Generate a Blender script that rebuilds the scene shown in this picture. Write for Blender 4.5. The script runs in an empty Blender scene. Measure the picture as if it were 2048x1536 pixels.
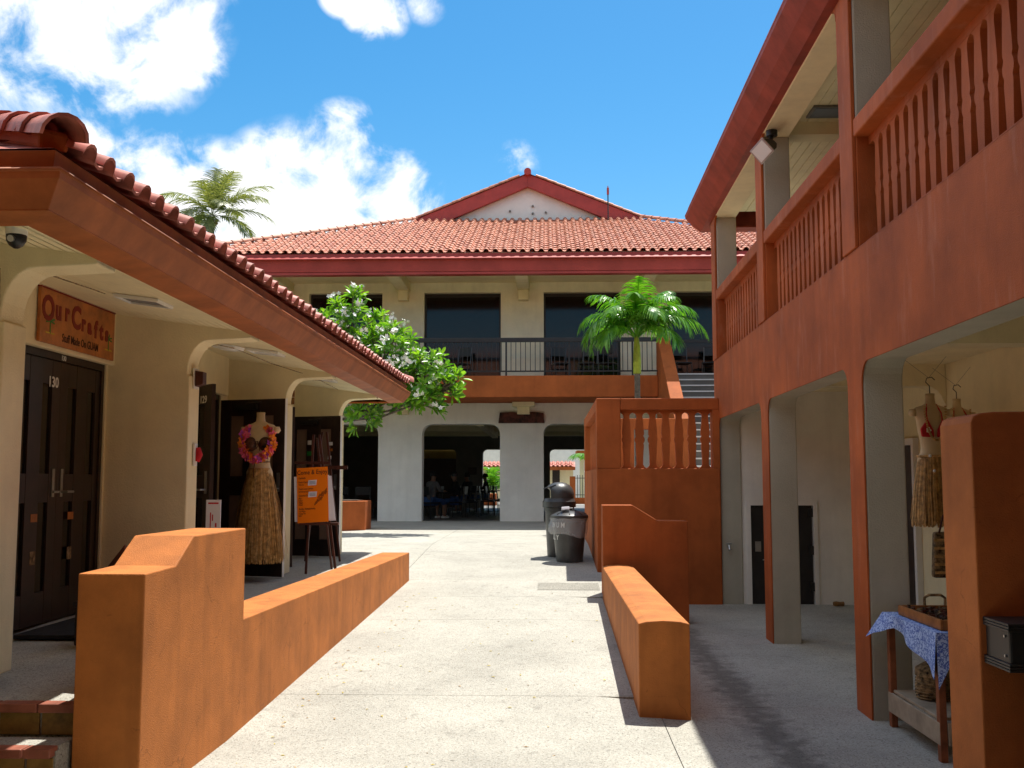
import bpy, math, random
from math import sin, cos, pi, radians as R
from mathutils import Vector, Matrix
random.seed(7)
S = bpy.context.scene
COL = S.collection
# ---------------------------------------------------------------- camera
cd = bpy.data.cameras.new('camera'); cam = bpy.data.objects.new('camera', cd); COL.objects.link(cam)
cd.sensor_width = 36; cd.lens = 36*2070/2048; cd.clip_end = 3000; cd.clip_start = .05
cam.location = (0, 0, 1.7); cam.rotation_euler = (R(90+5.35), 0, R(2.0)); S.camera = cam
# ---------------------------------------------------------------- sun
TX, TY = .18, .335
sd = Vector((TX, TY, 1)).normalized()
ELEV = math.asin(sd.z); AZ = math.atan2(sd.x, sd.y)
sl = bpy.data.lights.new('sun', 'SUN'); sl.energy = 3.5; sl.angle = R(.53); sl.color = (1, .955, .87)
so = bpy.data.objects.new('sun', sl); COL.objects.link(so)
so.rotation_euler = sd.to_track_quat('Z', 'Y').to_euler(); so.location = (20, 20, 60)
# ---------------------------------------------------------------- world: sky with cumulus
W = bpy.data.worlds.new('World'); S.world = W; W.use_nodes = True
nt = W.node_tree; nt.nodes.clear()
def WN(t, **k):
    n = nt.nodes.new(t)
    for a, v in k.items(): setattr(n, a, v)
    return n
wl = nt.links.new
wout = WN('ShaderNodeOutputWorld'); wbg = WN('ShaderNodeBackground'); wbg.inputs[1].default_value = .052
sky = WN('ShaderNodeTexSky', sky_type='NISHITA'); sky.sun_disc = False
sky.sun_elevation = ELEV; sky.sun_rotation = AZ; sky.altitude = 0; sky.air_density = 1.0; sky.dust_density = .6; sky.ozone_density = 1.6
hsv = WN('ShaderNodeHueSaturation'); hsv.inputs['Saturation'].default_value = 1.46; hsv.inputs['Hue'].default_value = .490
hsv.inputs['Value'].default_value = 1.50
wl(sky.outputs[0], hsv.inputs['Color'])
tc = WN('ShaderNodeTexCoord')
nz = WN('ShaderNodeTexNoise'); nz.inputs['Scale'].default_value = 20; nz.inputs['Detail'].default_value = 12; nz.inputs['Roughness'].default_value = .60; nz.inputs['Distortion'].default_value = .25
nz2 = WN('ShaderNodeTexNoise'); nz2.inputs['Scale'].default_value = 8; nz2.inputs['Detail'].default_value = 3
wl(tc.outputs['Generated'], nz.inputs['Vector']); wl(tc.outputs['Generated'], nz2.inputs['Vector'])
F = Vector((-sin(R(2))*cos(R(5.35)), cos(R(2))*cos(R(5.35)), sin(R(5.35))))
RT = Vector((cos(R(2)), sin(R(2)), 0)); UP = RT.cross(F)
def dirof(a, b): return (F + RT*(a-1024)/2070 - UP*(b-768)/2070).normalized()
blobs = [(dirof(p, q), r/2070) for p, q, r in [(60,-30,170),(200,-10,170),(300,40,100),(370,100,58),(420,130,30),(270,110,72),(180,100,72),(120,60,85),(735,5,44),(775,30,34),(850,8,30),(745,62,24),(690,-20,40),
    (690,288,64),(650,345,74),(700,350,66),(560,350,74),(500,390,80),(600,440,140),(440,430,105),(310,352,74),(290,400,78),(770,410,88),(800,445,80),(720,420,104),(600,400,112),(420,400,86),(350,470,110),(170,300,46),(190,322,30),(1035,325,34),(640,480,150),(480,500,140)]]
rnd = random.Random(3)
for i in range(44):                                                    # broken cumulus carried on out of view, more added for fill light
    a_ = rnd.uniform(.75, 2*pi-.75); e_ = rnd.uniform(.1, 1.2)
    blobs.append((Vector((sin(a_)*cos(e_), cos(a_)*cos(e_), sin(e_))), rnd.uniform(.08, .20)))
for i in range(13):
    a_ = rnd.uniform(0, 2*pi); e_ = rnd.uniform(.85, 1.45)
    blobs.append((Vector((sin(a_)*cos(e_), cos(a_)*cos(e_), sin(e_))), rnd.uniform(.07, .16)))
acc = None
for d, r in blobs:
    dp = WN('ShaderNodeVectorMath', operation='DOT_PRODUCT'); dp.inputs[1].default_value = d; wl(tc.outputs['Generated'], dp.inputs[0])
    mr = WN('ShaderNodeMapRange'); mr.inputs['From Min'].default_value = cos(r*1.45); mr.inputs['From Max'].default_value = cos(r*.15)
    mr.inputs['To Min'].default_value = 0; mr.inputs['To Max'].default_value = 1 if r > .018 else .5
    wl(dp.outputs['Value'], mr.inputs['Value'])
    if acc is None: acc = mr.outputs[0]
    else:
        mx = WN('ShaderNodeMath', operation='MAXIMUM'); wl(acc, mx.inputs[0]); wl(mr.outputs[0], mx.inputs[1]); acc = mx.outputs[0]
def wm(op, a, b):
    m = WN('ShaderNodeMath', operation=op)
    for i, v in enumerate((a, b)):
        if isinstance(v, (int, float)): m.inputs[i].default_value = v
        else: wl(v, m.inputs[i])
    return m.outputs[0]
n1 = wm('MULTIPLY', wm('SUBTRACT', nz.outputs[0], .5), 3.9)
n2 = wm('MULTIPLY', wm('SUBTRACT', nz2.outputs[0], .5), 1.1)
tot = wm('ADD', wm('ADD', acc, n1), n2)
cf = WN('ShaderNodeMapRange'); cf.interpolation_type = 'SMOOTHSTEP'; cf.inputs['From Min'].default_value = .02; cf.inputs['From Max'].default_value = 1.12
wl(tot, cf.inputs['Value'])
gate = WN('ShaderNodeMapRange'); gate.inputs['From Max'].default_value = .45; wl(acc, gate.inputs['Value'])
fac = wm('MULTIPLY', cf.outputs[0], gate.outputs[0])
mixc = WN('ShaderNodeMixRGB'); wl(fac, mixc.inputs[0]); wl(hsv.outputs[0], mixc.inputs[1]); mixc.inputs[2].default_value = (11.6, 11.7, 11.9, 1)
wl(mixc.outputs[0], wbg.inputs[0]); wl(wbg.outputs[0], wout.inputs[0])
# ---------------------------------------------------------------- render settings
S.view_settings.view_transform = 'Standard'; S.view_settings.look = 'None'; S.view_settings.gamma = 1
S.view_settings.use_curve_mapping = False; S.view_settings.exposure = 1.08
S.render.engine = 'CYCLES'; S.cycles.use_denoising = True; S.cycles.max_bounces = 8; S.cycles.diffuse_bounces = 5
S.cycles.transparent_max_bounces = 8; S.cycles.caustics_reflective = False; S.cycles.caustics_refractive = False

# ================================================================ helpers
class MB:
    def __init__(s): s.v = []; s.f = []; s.m = []; s.mi = 0
    def add(s, vs, fs):
        o = len(s.v); s.v += [tuple(p) for p in vs]; s.f += [tuple(i+o for i in f) for f in fs]; s.m += [s.mi]*len(fs); return s
    def box(s, x0, x1, y0, y1, z0, z1):
        return s.add([(x0,y0,z0),(x1,y0,z0),(x1,y1,z0),(x0,y1,z0),(x0,y0,z1),(x1,y0,z1),(x1,y1,z1),(x0,y1,z1)],
                     [(0,3,2,1),(4,5,6,7),(0,1,5,4),(1,2,6,5),(2,3,7,6),(3,0,4,7)])
    def obox(s, c, ax, ay, az):                                         # box from centre and three half axes
        c = Vector(c); ax = Vector(ax); ay = Vector(ay); az = Vector(az)
        vs = [c+ax*i+ay*j+az*k for k in (-1,1) for j in (-1,1) for i in (-1,1)]
        return s.add(vs, [(0,2,3,1),(4,5,7,6),(0,1,5,4),(1,3,7,5),(3,2,6,7),(2,0,4,6)])
    def prism(s, poly, plane, a, b):                                    # poly in plane 'xy','yz','xz', extruded along the third axis
        def P(p, t):
            return {'xy': (p[0],p[1],t), 'yz': (t,p[0],p[1]), 'xz': (p[0],t,p[1])}[plane]
        n = len(poly); vs = [P(p,a) for p in poly]+[P(p,b) for p in poly]
        fs = [tuple(range(n)), tuple(range(2*n-1, n-1, -1))]+[(i,i+n,(i+1)%n+n,(i+1)%n) for i in range(n)]
        return s.add(vs, fs)
    def tube(s, pts, rs, n=8, cap=True):
        pts = [Vector(p) for p in pts]
        if isinstance(rs, (int,float)): rs = [rs]*len(pts)
        o = len(s.v); fs = []; vs = []
        prev = None
        for i, p in enumerate(pts):
            d = (pts[min(i+1,len(pts)-1)]-pts[max(i-1,0)]).normalized()
            u = d.orthogonal().normalized() if prev is None else (prev - d*prev.dot(d)).normalized()
            prev = u; w = d.cross(u)
            for k in range(n):
                a = 2*pi*k/n; vs.append(p+(u*cos(a)+w*sin(a))*rs[i])
        for i in range(len(pts)-1):
            for k in range(n):
                fs.append((i*n+k, i*n+(k+1)%n, (i+1)*n+(k+1)%n, (i+1)*n+k))
        if cap: fs += [tuple(range(n-1,-1,-1)), tuple(range((len(pts)-1)*n, len(pts)*n))]
        return s.add(vs, fs)
    def loft(s, rings, n=20, cap=True):                                 # rings: (z, rx, ry, cx, cy)
        vs = []; fs = []
        for z, rx, ry, cx, cy in rings:
            for k in range(n):
                a = 2*pi*k/n; vs.append((cx+rx*cos(a), cy+ry*sin(a), z))
        for i in range(len(rings)-1):
            for k in range(n): fs.append((i*n+k, i*n+(k+1)%n, (i+1)*n+(k+1)%n, (i+1)*n+k))
        if cap: fs += [tuple(range(n-1,-1,-1)), tuple(range((len(rings)-1)*n, len(rings)*n))]
        return s.add(vs, fs)
    def sweep(s, prof, path, closed=False):                             # prof (outward, z) swept along xy path with mitres; outward = right of travel
        P = [Vector(p) for p in path]; n = len(P); m = len(prof); vs = []
        for i in range(n):
            a = (P[i]-P[i-1]).normalized() if i else (P[1]-P[0]).normalized()
            b = (P[i+1]-P[i]).normalized() if i < n-1 else (P[-1]-P[-2]).normalized()
            na = Vector((a.y,-a.x)); nb = Vector((b.y,-b.x)); k = na+nb; k = k/ (k.dot(na))
            for o, z in prof: vs.append((P[i].x+k.x*o, P[i].y+k.y*o, z))
        fs = []
        for i in range(n-1):
            for j in range(m): fs.append((i*m+j, (i+1)*m+j, (i+1)*m+(j+1)%m, i*m+(j+1)%m))
        fs += [tuple(range(m)), tuple(range(n*m-1, (n-1)*m-1, -1))]
        return s.add(vs, fs)
    def mesh(s, name, mats):
        me = bpy.data.meshes.new(name); me.from_pydata(s.v, [], s.f)
        for m in (mats if isinstance(mats, (list,tuple)) else [mats]): me.materials.append(m)
        if len(me.materials) > 1: me.polygons.foreach_set('material_index', s.m)
        return me
    def fix(s, me):
        import bmesh
        b = bmesh.new(); b.from_mesh(me); bmesh.ops.recalc_face_normals(b, faces=b.faces); b.to_mesh(me); b.free()
def link(name, me, parent=None, loc=None, rot=None, scale=None):
    o = bpy.data.objects.new(name, me); COL.objects.link(o)
    if parent: o.parent = parent
    if loc: o.location = loc
    if rot: o.rotation_euler = rot
    if scale: o.scale = scale
    return o
def ob(name, mb, mat, parent=None, smooth=False, bevel=0, loc=None, rot=None, seg=2):
    me = mb.mesh(name, mat); mb.fix(me)
    if smooth:
        me.polygons.foreach_set('use_smooth', [True]*len(me.polygons))
        if smooth != 'all':
            me.set_sharp_from_angle(angle=R(38))
    o = link(name, me, parent, loc, rot)
    if bevel:
        m = o.modifiers.new('bevel', 'BEVEL'); m.width = bevel; m.segments = seg; m.limit_method = 'ANGLE'; m.angle_limit = R(40)
    return o
def tag(o, label=None, cat=None, group=None, kind=None):
    if label: o['label'] = label
    if cat: o['category'] = cat
    if group: o['group'] = group
    if kind: o['kind'] = kind
    return o
def thing(name, label, cat, loc=(0,0,0), rz=0, group=None):
    o = bpy.data.objects.new(name, None); COL.objects.link(o); o.empty_display_size = .2
    o.location = loc; o.rotation_euler = (0,0,rz); return tag(o, label, cat, group)
def copy_tree(o, parent=None):
    c = o.copy(); COL.objects.link(c); c.parent = parent
    for ch in list(o.children): copy_tree(ch, c)
    return c
def text(name, body, size, mat, parent, loc, rot, ext=.002, offset=0, align='CENTER', sx=1):
    cu = bpy.data.curves.new(name, 'FONT'); cu.body = body; cu.size = size; cu.extrude = ext; cu.offset = offset
    cu.align_x = align; cu.align_y = 'CENTER'; cu.resolution_u = 3
    t = bpy.data.objects.new(name, cu); COL.objects.link(t)
    me = bpy.data.meshes.new_from_object(t.evaluated_get(bpy.context.evaluated_depsgraph_get()))
    bpy.data.objects.remove(t); me.materials.clear(); me.materials.append(mat)
    o = link(name, me, parent, loc, rot); o.scale = (sx,1,1); return o
FX = (R(90), 0, R(90))                                                 # facing +x
FY = (R(90), 0, 0)                                                     # facing -y
def arc(cx, cy, r, a0, a1, n=6): return [(cx+r*cos(R(a0+(a1-a0)*i/n)), cy+r*sin(R(a0+(a1-a0)*i/n))) for i in range(n+1)]

# ================================================================ materials
def mat(name, col, rough=.8, var=.12, scale=3, bump=0, bscale=60, metal=0, col2=None, trans=0, spec=.3, coat=0, alpha=1, stain=0, drip=0, crack=0):
    m = bpy.data.materials.new(name); m.use_nodes = True; n = m.node_tree; b = n.nodes['Principled BSDF']; L = n.links.new
    b.inputs['Roughness'].default_value = rough; b.inputs['Metallic'].default_value = metal
    b.inputs['Specular IOR Level'].default_value = spec
    if trans: b.inputs['Transmission Weight'].default_value = trans
    if coat: b.inputs['Coat Weight'].default_value = coat
    if alpha < 1: b.inputs['Alpha'].default_value = alpha
    g = n.nodes.new('ShaderNodeNewGeometry')
    src = g.outputs['Position']
    nz = n.nodes.new('ShaderNodeTexNoise'); nz.inputs['Scale'].default_value = scale; nz.inputs['Detail'].default_value = 6; nz.inputs['Roughness'].default_value = .65
    L(src, nz.inputs['Vector'])
    mx = n.nodes.new('ShaderNodeMixRGB'); c = col; c2 = col2 or tuple(x*(1-2.2*var) for x in col)
    cc = tuple(min(1, x*(1+var*.6)) for x in col)
    rp = n.nodes.new('ShaderNodeMapRange'); rp.inputs['From Min'].default_value = .33; rp.inputs['From Max'].default_value = .67
    L(nz.outputs[0], rp.inputs['Value']); L(rp.outputs[0], mx.inputs[0])
    mx.inputs[1].default_value = (*c2, 1); mx.inputs[2].default_value = (*cc, 1)
    out = mx.outputs[0]
    if stain:                                                           # rain streaks: noise stretched along z
        mp = n.nodes.new('ShaderNodeMapping'); mp.inputs['Scale'].default_value = (5, 5, .45); L(src, mp.inputs['Vector'])
        n3 = n.nodes.new('ShaderNodeTexNoise'); n3.inputs['Scale'].default_value = 1.3; n3.inputs['Detail'].default_value = 7; L(mp.outputs[0], n3.inputs['Vector'])
        r3 = n.nodes.new('ShaderNodeMapRange'); r3.inputs['From Min'].default_value = .5; r3.inputs['From Max'].default_value = .72; r3.inputs['To Max'].default_value = stain
        L(n3.outputs[0], r3.inputs['Value'])
        m3 = n.nodes.new('ShaderNodeMixRGB'); L(r3.outputs[0], m3.inputs[0]); L(out, m3.inputs[1]); m3.inputs[2].default_value = (*[x*.45 for x in col], 1); out = m3.outputs[0]
    if crack:                                                           # hairline cracks and splashed grime
        cv = n.nodes.new('ShaderNodeTexVoronoi'); cv.feature = 'DISTANCE_TO_EDGE'; cv.inputs['Scale'].default_value = 1.15
        wn = n.nodes.new('ShaderNodeTexNoise'); wn.inputs['Scale'].default_value = 3.5; wn.inputs['Detail'].default_value = 8; L(src, wn.inputs['Vector'])
        ad = n.nodes.new('ShaderNodeMixRGB'); ad.blend_type = 'ADD'; ad.inputs[0].default_value = .45; L(src, ad.inputs[1]); L(wn.outputs['Color'], ad.inputs[2]); L(ad.outputs[0], cv.inputs['Vector'])
        cr = n.nodes.new('ShaderNodeMapRange'); cr.inputs['From Min'].default_value = .0055; cr.inputs['From Max'].default_value = .001; cr.inputs['To Max'].default_value = .5; L(cv.outputs['Distance'], cr.inputs['Value'])
        gw = n.nodes.new('ShaderNodeMapRange'); gw.inputs['From Min'].default_value = .5; gw.inputs['From Max'].default_value = .56; L(wn.outputs[0], gw.inputs['Value'])
        mu = n.nodes.new('ShaderNodeMath'); mu.operation = 'MULTIPLY'; L(cr.outputs[0], mu.inputs[0]); L(gw.outputs[0], mu.inputs[1])
        mc = n.nodes.new('ShaderNodeMixRGB'); L(mu.outputs[0], mc.inputs[0]); L(out, mc.inputs[1]); mc.inputs[2].default_value = (*[x*.3 for x in col], 1)
        sp_ = n.nodes.new('ShaderNodeTexNoise'); sp_.inputs['Scale'].default_value = 34; sp_.inputs['Detail'].default_value = 3; L(src, sp_.inputs['Vector'])
        sr_ = n.nodes.new('ShaderNodeMapRange'); sr_.inputs['From Min'].default_value = .70; sr_.inputs['From Max'].default_value = .74; sr_.inputs['To Max'].default_value = .4; L(sp_.outputs[0], sr_.inputs['Value'])
        ms = n.nodes.new('ShaderNodeMixRGB'); L(sr_.outputs[0], ms.inputs[0]); L(mc.outputs[0], ms.inputs[1]); ms.inputs[2].default_value = (*[x*.4 for x in col], 1); out = ms.outputs[0]
    if drip:                                                            # pale lime runs and scuffed patches with their own outline
        mp = n.nodes.new('ShaderNodeMapping'); mp.inputs['Scale'].default_value = (4, 4, .8); L(src, mp.inputs['Vector'])
        n4 = n.nodes.new('ShaderNodeTexNoise'); n4.inputs['Scale'].default_value = 1.9; n4.inputs['Detail'].default_value = 9; n4.inputs['Roughness'].default_value = .7; L(mp.outputs[0], n4.inputs['Vector'])
        r4 = n.nodes.new('ShaderNodeMapRange'); r4.inputs['From Min'].default_value = .54; r4.inputs['From Max'].default_value = .70; r4.inputs['To Max'].default_value = drip
        L(n4.outputs[0], r4.inputs['Value'])
        m4 = n.nodes.new('ShaderNodeMixRGB'); L(r4.outputs[0], m4.inputs[0]); L(out, m4.inputs[1]); m4.inputs[2].default_value = (.54,.27,.18,1); out = m4.outputs[0]
    L(out, b.inputs['Base Color'])
    if bump:
        nb = n.nodes.new('ShaderNodeTexNoise'); nb.inputs['Scale'].default_value = bscale; nb.inputs['Detail'].default_value = 4; L(src, nb.inputs['Vector'])
        bp = n.nodes.new('ShaderNodeBump'); bp.inputs['Strength'].default_value = bump; bp.inputs['Distance'].default_value = .01
        L(nb.outputs[0], bp.inputs['Height']); L(bp.outputs[0], b.inputs['Normal'])
    return m
M = {}
M['terra'] = mat('terracotta_stucco', (.43,.11,.026), .78, .12, 2.0, .4, 130, stain=.28, spec=.25)
M['terra2'] = mat('terracotta_stucco_facade', (.44,.105,.022), .68, .16, 1.2, .4, 130, stain=.32, spec=.3, drip=.30)
M['terralow'] = mat('terracotta_stucco_ramp', (.53,.18,.040), .72, .13, 2.4, .38, 150, stain=.45, crack=1, spec=.3)
M['cream'] = mat('cream_stucco', (.84,.74,.48), .85, .06, 1.6, .5, 85, stain=.10, spec=.2)
M['white'] = mat('white_stucco', (.84,.82,.75), .85, .06, 1.1, .5, 85, stain=.12, spec=.2)
M['soffit'] = mat('cream_soffit', (.86,.77,.50), .7, .06, 2.5, 0, spec=.25)
M['fascia'] = mat('brick_red_fascia', (.40,.12,.036), .55, .16, 3, .05, 40, spec=.22, stain=.25)
M['fasciar'] = mat('dark_red_fascia', (.32,.055,.032), .55, .16, 3, .05, 40, spec=.22, stain=.25)
M['fascram'] = mat('red_fascia', (.42,.06,.05), .5, .10, 2, .05, 40, spec=.35)
M['door'] = mat('dark_brown_door', (.030,.016,.012), .42, .2, 6, 0, spec=.45)
M['brown'] = mat('brown_wood', (.085,.022,.012), .5, .25, 9, .1, 90, spec=.4)
M['black'] = mat('black_plastic', (.012,.012,.013), .45, .2, 8, 0, spec=.5)
M['blackm'] = mat('black_metal', (.02,.018,.017), .45, .2, 8, 0, spec=.5)
M['grey'] = mat('grey_plastic', (.055,.057,.058), .38, .2, 5, .05, 60, spec=.55)
M['steel'] = mat('steel', (.45,.45,.44), .35, .1, 5, metal=.9)
M['glass'] = mat('dark_glass', (.045,.034,.026), .10, .05, 3, spec=.03, trans=.75)
M['bpane'] = mat('reflection_brown_pane', (.24,.16,.12), .3, .1, 3, spec=.4)  # opaque pane, brown reflection put into the base colour
M['frost'] = mat('lamp_lens', (.75,.75,.72), .35, .05, 3, spec=.5)
M['whitep'] = mat('white_paint', (.78,.77,.73), .5, .04, 3)
M['paper'] = mat('white_paper', (.80,.80,.86), .7, .03, 3)
M['orangep'] = mat('orange_poster', (1.0,.235,.0), .8, .03, 3)
M['ink'] = mat('ink', (.05,.02,.015), .7, .05, 3)
M['signw'] = mat('varnished_sign_wood', (.52,.17,.035), .35, .22, 5, .1, 60, spec=.5)
M['signred'] = mat('sign_red_paint', (.22,.018,.012), .5, .1, 9)
M['green'] = mat('green_paint', (.02,.22,.04), .5, .1, 9)
M['yellow'] = mat('yellow_paint', (.62,.48,.05), .5, .1, 9)
M['plank'] = mat('weathered_plank', (.30,.15,.05), .6, .25, 8, .2, 60)
M['rust'] = mat('dark_wood_plaque', (.11,.032,.02), .65, .45, 7, .4, 40)
M['skin'] = mat('mannequin_plaster', (.66,.52,.30), .45, .06, 6, spec=.4)
M['flesh'] = mat('skin', (.30,.16,.10), .5, .1, 9)
M['hoodie'] = mat('grey_hoodie', (.16,.15,.145), .9, .15, 9)
M['denim'] = mat('blue_denim', (.05,.11,.27), .85, .2, 12)
M['darkcloth'] = mat('dark_cloth', (.03,.028,.028), .9, .2, 9)
M['straw'] = mat('raffia', (.52,.28,.075), .62, .3, 22, spec=.4)
M['straw2'] = mat('pale_raffia', (.68,.42,.16), .6, .3, 22, spec=.4)
M['coco'] = mat('coconut_shell', (.12,.045,.02), .4, .45, 22, .3, 80)
M['pink'] = mat('pink_petal', (.85,.14,.28), .6, .1, 9); M['orng'] = mat('orange_petal', (.95,.30,.03), .6, .1, 9)
M['purp'] = mat('purple_petal', (.45,.08,.50), .6, .1, 9); M['redc'] = mat('red_cotton', (.55,.02,.03), .8, .1, 9)
M['petal'] = mat('white_petal', (.86,.86,.80), .55, .04, 9)
M['bark'] = mat('bark', (.16,.13,.10), .85, .3, 9, .5, 30)
M['shaft'] = mat('palm_crownshaft', (.36,.42,.04), .5, .2, 6)
M['tiles'] = mat('step_tile', (.36,.12,.075), .5, .2, 5, .1, 50, spec=.4)
M['ochre'] = mat('ochre_riser_tile', (.34,.20,.05), .55, .3, 6, .1, 50)
M['wicker'] = mat('wicker', (.34,.23,.11), .7, .45, 28, .6, 70)
M['trayw'] = mat('tray_wood', (.33,.13,.035), .5, .2, 9)
M['legw'] = mat('table_leg_wood', (.30,.10,.04), .6, .2, 9)
M['shelfw'] = mat('shelf_wood', (.40,.33,.24), .7, .15, 6)
M['shell'] = mat('dark_shells', (.10,.07,.055), .35, .6, 60)
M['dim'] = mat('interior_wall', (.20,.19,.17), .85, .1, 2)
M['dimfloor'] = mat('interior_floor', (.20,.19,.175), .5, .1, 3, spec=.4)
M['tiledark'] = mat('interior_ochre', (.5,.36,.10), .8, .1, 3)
M['hillg'] = mat('lawn', (.07,.11,.03), .9, .3, 2)
def cloth_mat():
    m = mat('blue_patterned_cloth', (.10,.19,.55), .8, .1, 9); n = m.node_tree; b = n.nodes['Principled BSDF']; L = n.links.new
    g = n.nodes.new('ShaderNodeNewGeometry'); v = n.nodes.new('ShaderNodeTexVoronoi'); v.inputs['Scale'].default_value = 26; v.feature = 'DISTANCE_TO_EDGE'
    w = n.nodes.new('ShaderNodeTexNoise'); w.inputs['Scale'].default_value = 30; L(g.outputs['Position'], w.inputs['Vector'])
    a = n.nodes.new('ShaderNodeMixRGB'); a.inputs[0].default_value = .12; L(g.outputs['Position'], a.inputs[1]); L(w.outputs['Color'], a.inputs[2]); L(a.outputs[0], v.inputs['Vector'])
    r = n.nodes.new('ShaderNodeMapRange'); r.inputs['From Min'].default_value = .03; r.inputs['From Max'].default_value = .14; L(v.outputs['Distance'], r.inputs['Value'])
    k = n.nodes.new('ShaderNodeMixRGB'); L(r.outputs[0], k.inputs[0]); k.inputs[1].default_value = (.05,.11,.50,1); k.inputs[2].default_value = (.45,.60,.92,1)
    L(k.outputs[0], b.inputs['Base Color']); return m
M['cloth'] = cloth_mat()
def ground_mat(name, c1, c2, c3):
    m = bpy.data.materials.new(name); m.use_nodes = True; n = m.node_tree; b = n.nodes['Principled BSDF']; L = n.links.new
    b.inputs['Roughness'].default_value = .82; b.inputs['Specular IOR Level'].default_value = .25
    g = n.nodes.new('ShaderNodeNewGeometry'); P = g.outputs['Position']
    v = n.nodes.new('ShaderNodeTexVoronoi'); v.inputs['Scale'].default_value = 120; L(P, v.inputs['Vector'])
    sp = n.nodes.new('ShaderNodeSeparateColor'); L(v.outputs['Color'], sp.inputs[0])
    r = n.nodes.new('ShaderNodeValToRGB'); r.color_ramp.interpolation = 'CONSTANT'; e = r.color_ramp.elements
    e[0].color = (*c1,1); e[1].position = .30; e[1].color = (*c2,1)
    for p, c in ((.62, tuple(x*1.18 for x in c2)), (.80, c3), (.93, tuple(x*.62 for x in c1))):
        k = e.new(p); k.color = (*c,1)
    L(sp.outputs[0], r.inputs[0])
    big = n.nodes.new('ShaderNodeTexNoise'); big.inputs['Scale'].default_value = .9; big.inputs['Detail'].default_value = 8; big.inputs['Roughness'].default_value = .7; L(P, big.inputs['Vector'])
    br = n.nodes.new('ShaderNodeMapRange'); br.inputs['From Min'].default_value = .35; br.inputs['From Max'].default_value = .65; br.inputs['To Min'].default_value = .80; br.inputs['To Max'].default_value = 1.06
    L(big.outputs[0], br.inputs['Value'])
    mul = n.nodes.new('ShaderNodeMixRGB'); mul.blend_type = 'MULTIPLY'; mul.inputs[0].default_value = 1; L(r.outputs[0], mul.inputs[1]); L(br.outputs[0], mul.inputs[2])
    st = n.nodes.new('ShaderNodeTexNoise'); st.inputs['Scale'].default_value = 7; st.inputs['Detail'].default_value = 9; L(P, st.inputs['Vector'])
    sr = n.nodes.new('ShaderNodeMapRange'); sr.inputs['From Min'].default_value = .62; sr.inputs['From Max'].default_value = .72; sr.inputs['To Max'].default_value = .45; L(st.outputs[0], sr.inputs['Value'])
    m3 = n.nodes.new('ShaderNodeMixRGB'); L(sr.outputs[0], m3.inputs[0]); L(mul.outputs[0], m3.inputs[1]); m3.inputs[2].default_value = (*[x*.5 for x in c1],1)
    # damp run-off trail crossing the arcade floor, and small gum spots
    sx = n.nodes.new('ShaderNodeSeparateXYZ'); L(P, sx.inputs[0])
    def MM(op, x, y):
        q = n.nodes.new('ShaderNodeMath'); q.operation = op
        for i_, v_ in enumerate((x, y)):
            if isinstance(v_, (int, float)): q.inputs[i_].default_value = v_
            else: L(v_, q.inputs[i_])
        return q.outputs[0]
    wob = MM('MULTIPLY', MM('SUBTRACT', st.outputs[0], .5), .55)
    dist = MM('ABSOLUTE', MM('ADD', MM('SUBTRACT', sx.outputs['X'], 1.52), wob), 0)
    inr = MM('MULTIPLY', MM('GREATER_THAN', sx.outputs['X'], 1.05), MM('LESS_THAN', sx.outputs['Y'], 12.4))
    tr = n.nodes.new('ShaderNodeMapRange'); tr.inputs['From Min'].default_value = .22; tr.inputs['From Max'].default_value = .04; tr.inputs['To Max'].default_value = .62; L(dist, tr.inputs['Value'])
    m5 = n.nodes.new('ShaderNodeMixRGB'); L(MM('MULTIPLY', tr.outputs[0], inr), m5.inputs[0]); L(m3.outputs[0], m5.inputs[1]); m5.inputs[2].default_value = (.07,.065,.055,1)
    gv = n.nodes.new('ShaderNodeTexVoronoi'); gv.inputs['Scale'].default_value = 2.3; gv.inputs['Randomness'].default_value = 1; L(P, gv.inputs['Vector'])
    gr = n.nodes.new('ShaderNodeMapRange'); gr.inputs['From Min'].default_value = .045; gr.inputs['From Max'].default_value = .03; gr.inputs['To Max'].default_value = .6; L(gv.outputs['Distance'], gr.inputs['Value'])
    m6 = n.nodes.new('ShaderNodeMixRGB'); L(gr.outputs[0], m6.inputs[0]); L(m5.outputs[0], m6.inputs[1]); m6.inputs[2].default_value = (.12,.11,.095,1)
    L(m6.outputs[0], b.inputs['Base Color'])
    bp = n.nodes.new('ShaderNodeBump'); bp.inputs['Strength'].default_value = .5; bp.inputs['Distance'].default_value = .004; L(v.outputs['Distance'], bp.inputs['Height']); L(bp.outputs[0], b.inputs['Normal'])
    return m
M['ground'] = ground_mat('exposed_aggregate', (.365,.352,.305), (.41,.40,.35), (.46,.45,.40))
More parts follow.
